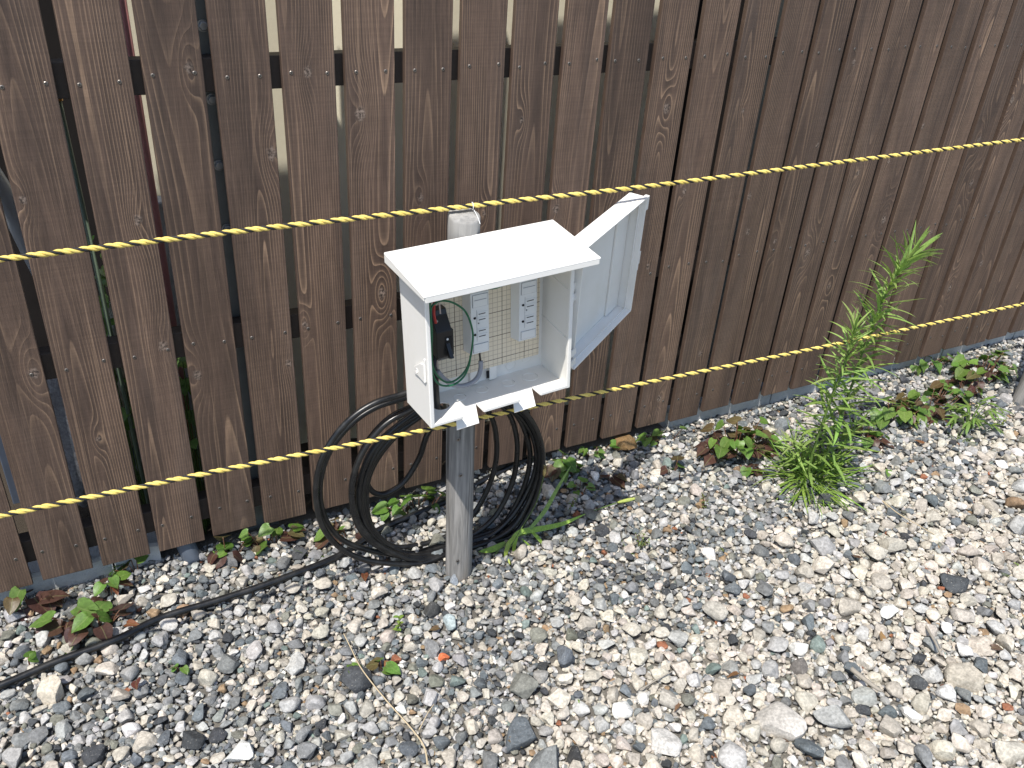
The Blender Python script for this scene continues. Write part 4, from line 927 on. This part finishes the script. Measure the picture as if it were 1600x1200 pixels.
sprig(1000, 858, .045, 40, (.13, .19, .05), 'small bushy weed on the gravel below the box shadow', True, wide=.018, sc=.5)
sprig(1100, 798, .06, 30, (.12, .18, .05), 'small red-stemmed weed between the coil and the tall weed', True, wide=.015, sc=.5)
sprig(1128, 862, .02, 10, (.18, .24, .06), 'tiny sprig of green on pale gravel at the centre right', True, wide=.006, sc=.4)
sprig(888, 800, .05, 24, (.13, .2, .05), 'bushy little weed beside the foxtail stem', True, wide=.015, sc=.55)
sprig(908, 1105, .015, 9, (.17, .25, .05), 'tiny green sprout among cream stones at the lower centre', wide=.006, sc=.4)
sprig(1478, 905, .035, 9, (.19, .05, .045), 'thin reddish weed sprig at the right', True, wide=.005, sc=.4)
sprig(1590, 895, .03, 14, (.17, .25, .05), 'green weed sprig at the right edge', wide=.012, sc=.6)
sprig(1428, 668, .05, 18, (.22, .27, .05), 'yellow-green sprig in front of the right leaf patches', wide=.014, sc=.7)
sprig(1560, 668, .05, 18, (.24, .27, .05), 'yellow-green sprig near the right stake', wide=.012, sc=.5)

# dry stalks, dead leaves
def stalk(pts, r, lab, name='dry_stalk', mat='straw'):
    P = spline([G(x, y, z) for x, y, z in pts], 8); mb = MB(); mb.tube(P, np.linspace(r, r*.55, len(P)), 6); tag(mb.build(name, M[mat], smooth=True), lab, 'stalk', 'dry stalks on the gravel')
stalk([(668, 1195, .02), (662, 1165, .024), (640, 1135, .026), (600, 1090, .028), (565, 1045, .03), (548, 1012, .03), (537, 990, .034)], .0018, 'long dry straw stalk curving over the gravel at lower centre')
stalk([(655, 1140, .022), (668, 1115, .028), (678, 1100, .034)], .0012, 'short dry twig beside the long straw stalk')
stalk([(1370, 775, .014), (1400, 800, .016), (1425, 815, .016), (1460, 835, .014)], .0018, 'dry stalk on gravel below the right leaf patches')
stalk([(1000, 1078, .02), (1030, 1060, .022), (1052, 1048, .024)], .002, 'dark dry twig among cream stones at lower right', mat='deadwood')
stalk([(1330, 1045, .024), (1365, 1072, .026), (1378, 1080, .024)], .0055, 'splinter of old grey wood among the cream stones', 'wood_splinter', 'deadwood')
stalk([(1445, 975, .02), (1462, 1005, .028), (1470, 1022, .024)], .0035, 'thin grey-brown bark strip at the right', 'bark_strip', 'deadwood')
DEAD = ((570, 905, (.15, .055, .03), 'reddish dead leaf left of the stake foot'), (180, 925, (.2, .07, .04), 'red-brown dead leaf beside the left plants'), (200, 985, (.2, .08, .04), 'curled red-brown leaf right of the cable plant'), (215, 1072, (.12, .04, .03), 'dark red dead leaf under the cable at left'),
        (685, 990, (.14, .09, .05), 'brown dead leaf below the pale blue-grey stone'), (612, 1055, (.25, .11, .05), 'orange-brown leaf beside the bronze seedling'), (1340, 880, (.12, .06, .04), 'brown dead leaf on cream gravel at the right'), (1375, 1010, (.34, .2, .09), 'tan dead leaf among cream stones at lower right'),
        (1545, 1020, (.13, .08, .055), 'long brown dead leaf near the right edge'), (1150, 1060, (.2, .10, .05), 'narrow brown dead leaf at the lower right centre'), (1210, 1165, (.15, .09, .06), 'brown leaf beneath the largest cream stone'), (1320, 1180, (.17, .11, .07), 'brown leaf at the bottom right'),
        (1110, 868, (.22, .08, .04), 'rust-coloured leaf scrap at the centre right'), (1440, 700, (.26, .12, .06), 'orange-brown dead leaf in front of the right leaf patches'), (1365, 690, (.15, .06, .04), 'brown leaf at the right foot of the tall weed'), (795, 1165, (.17, .12, .07), 'curled tan leaf at the bottom centre'), (1060, 1110, (.18, .10, .06), 'small brown leaf scrap left of the largest cream stone'))
for px, py, col, lab in DEAD:
    p = G(px, py); o = leafobj(random.choice(HEART), None, (p[0], p[1], .018), random.uniform(0, 6.28), random.uniform(-.2, .35), random.uniform(-.4, .4), random.uniform(.45, .75), col); o.scale[0] *= random.uniform(.45, .9); o.name = 'dead_leaf'; tag(o, lab, 'dead leaf', 'dead leaves on the gravel')
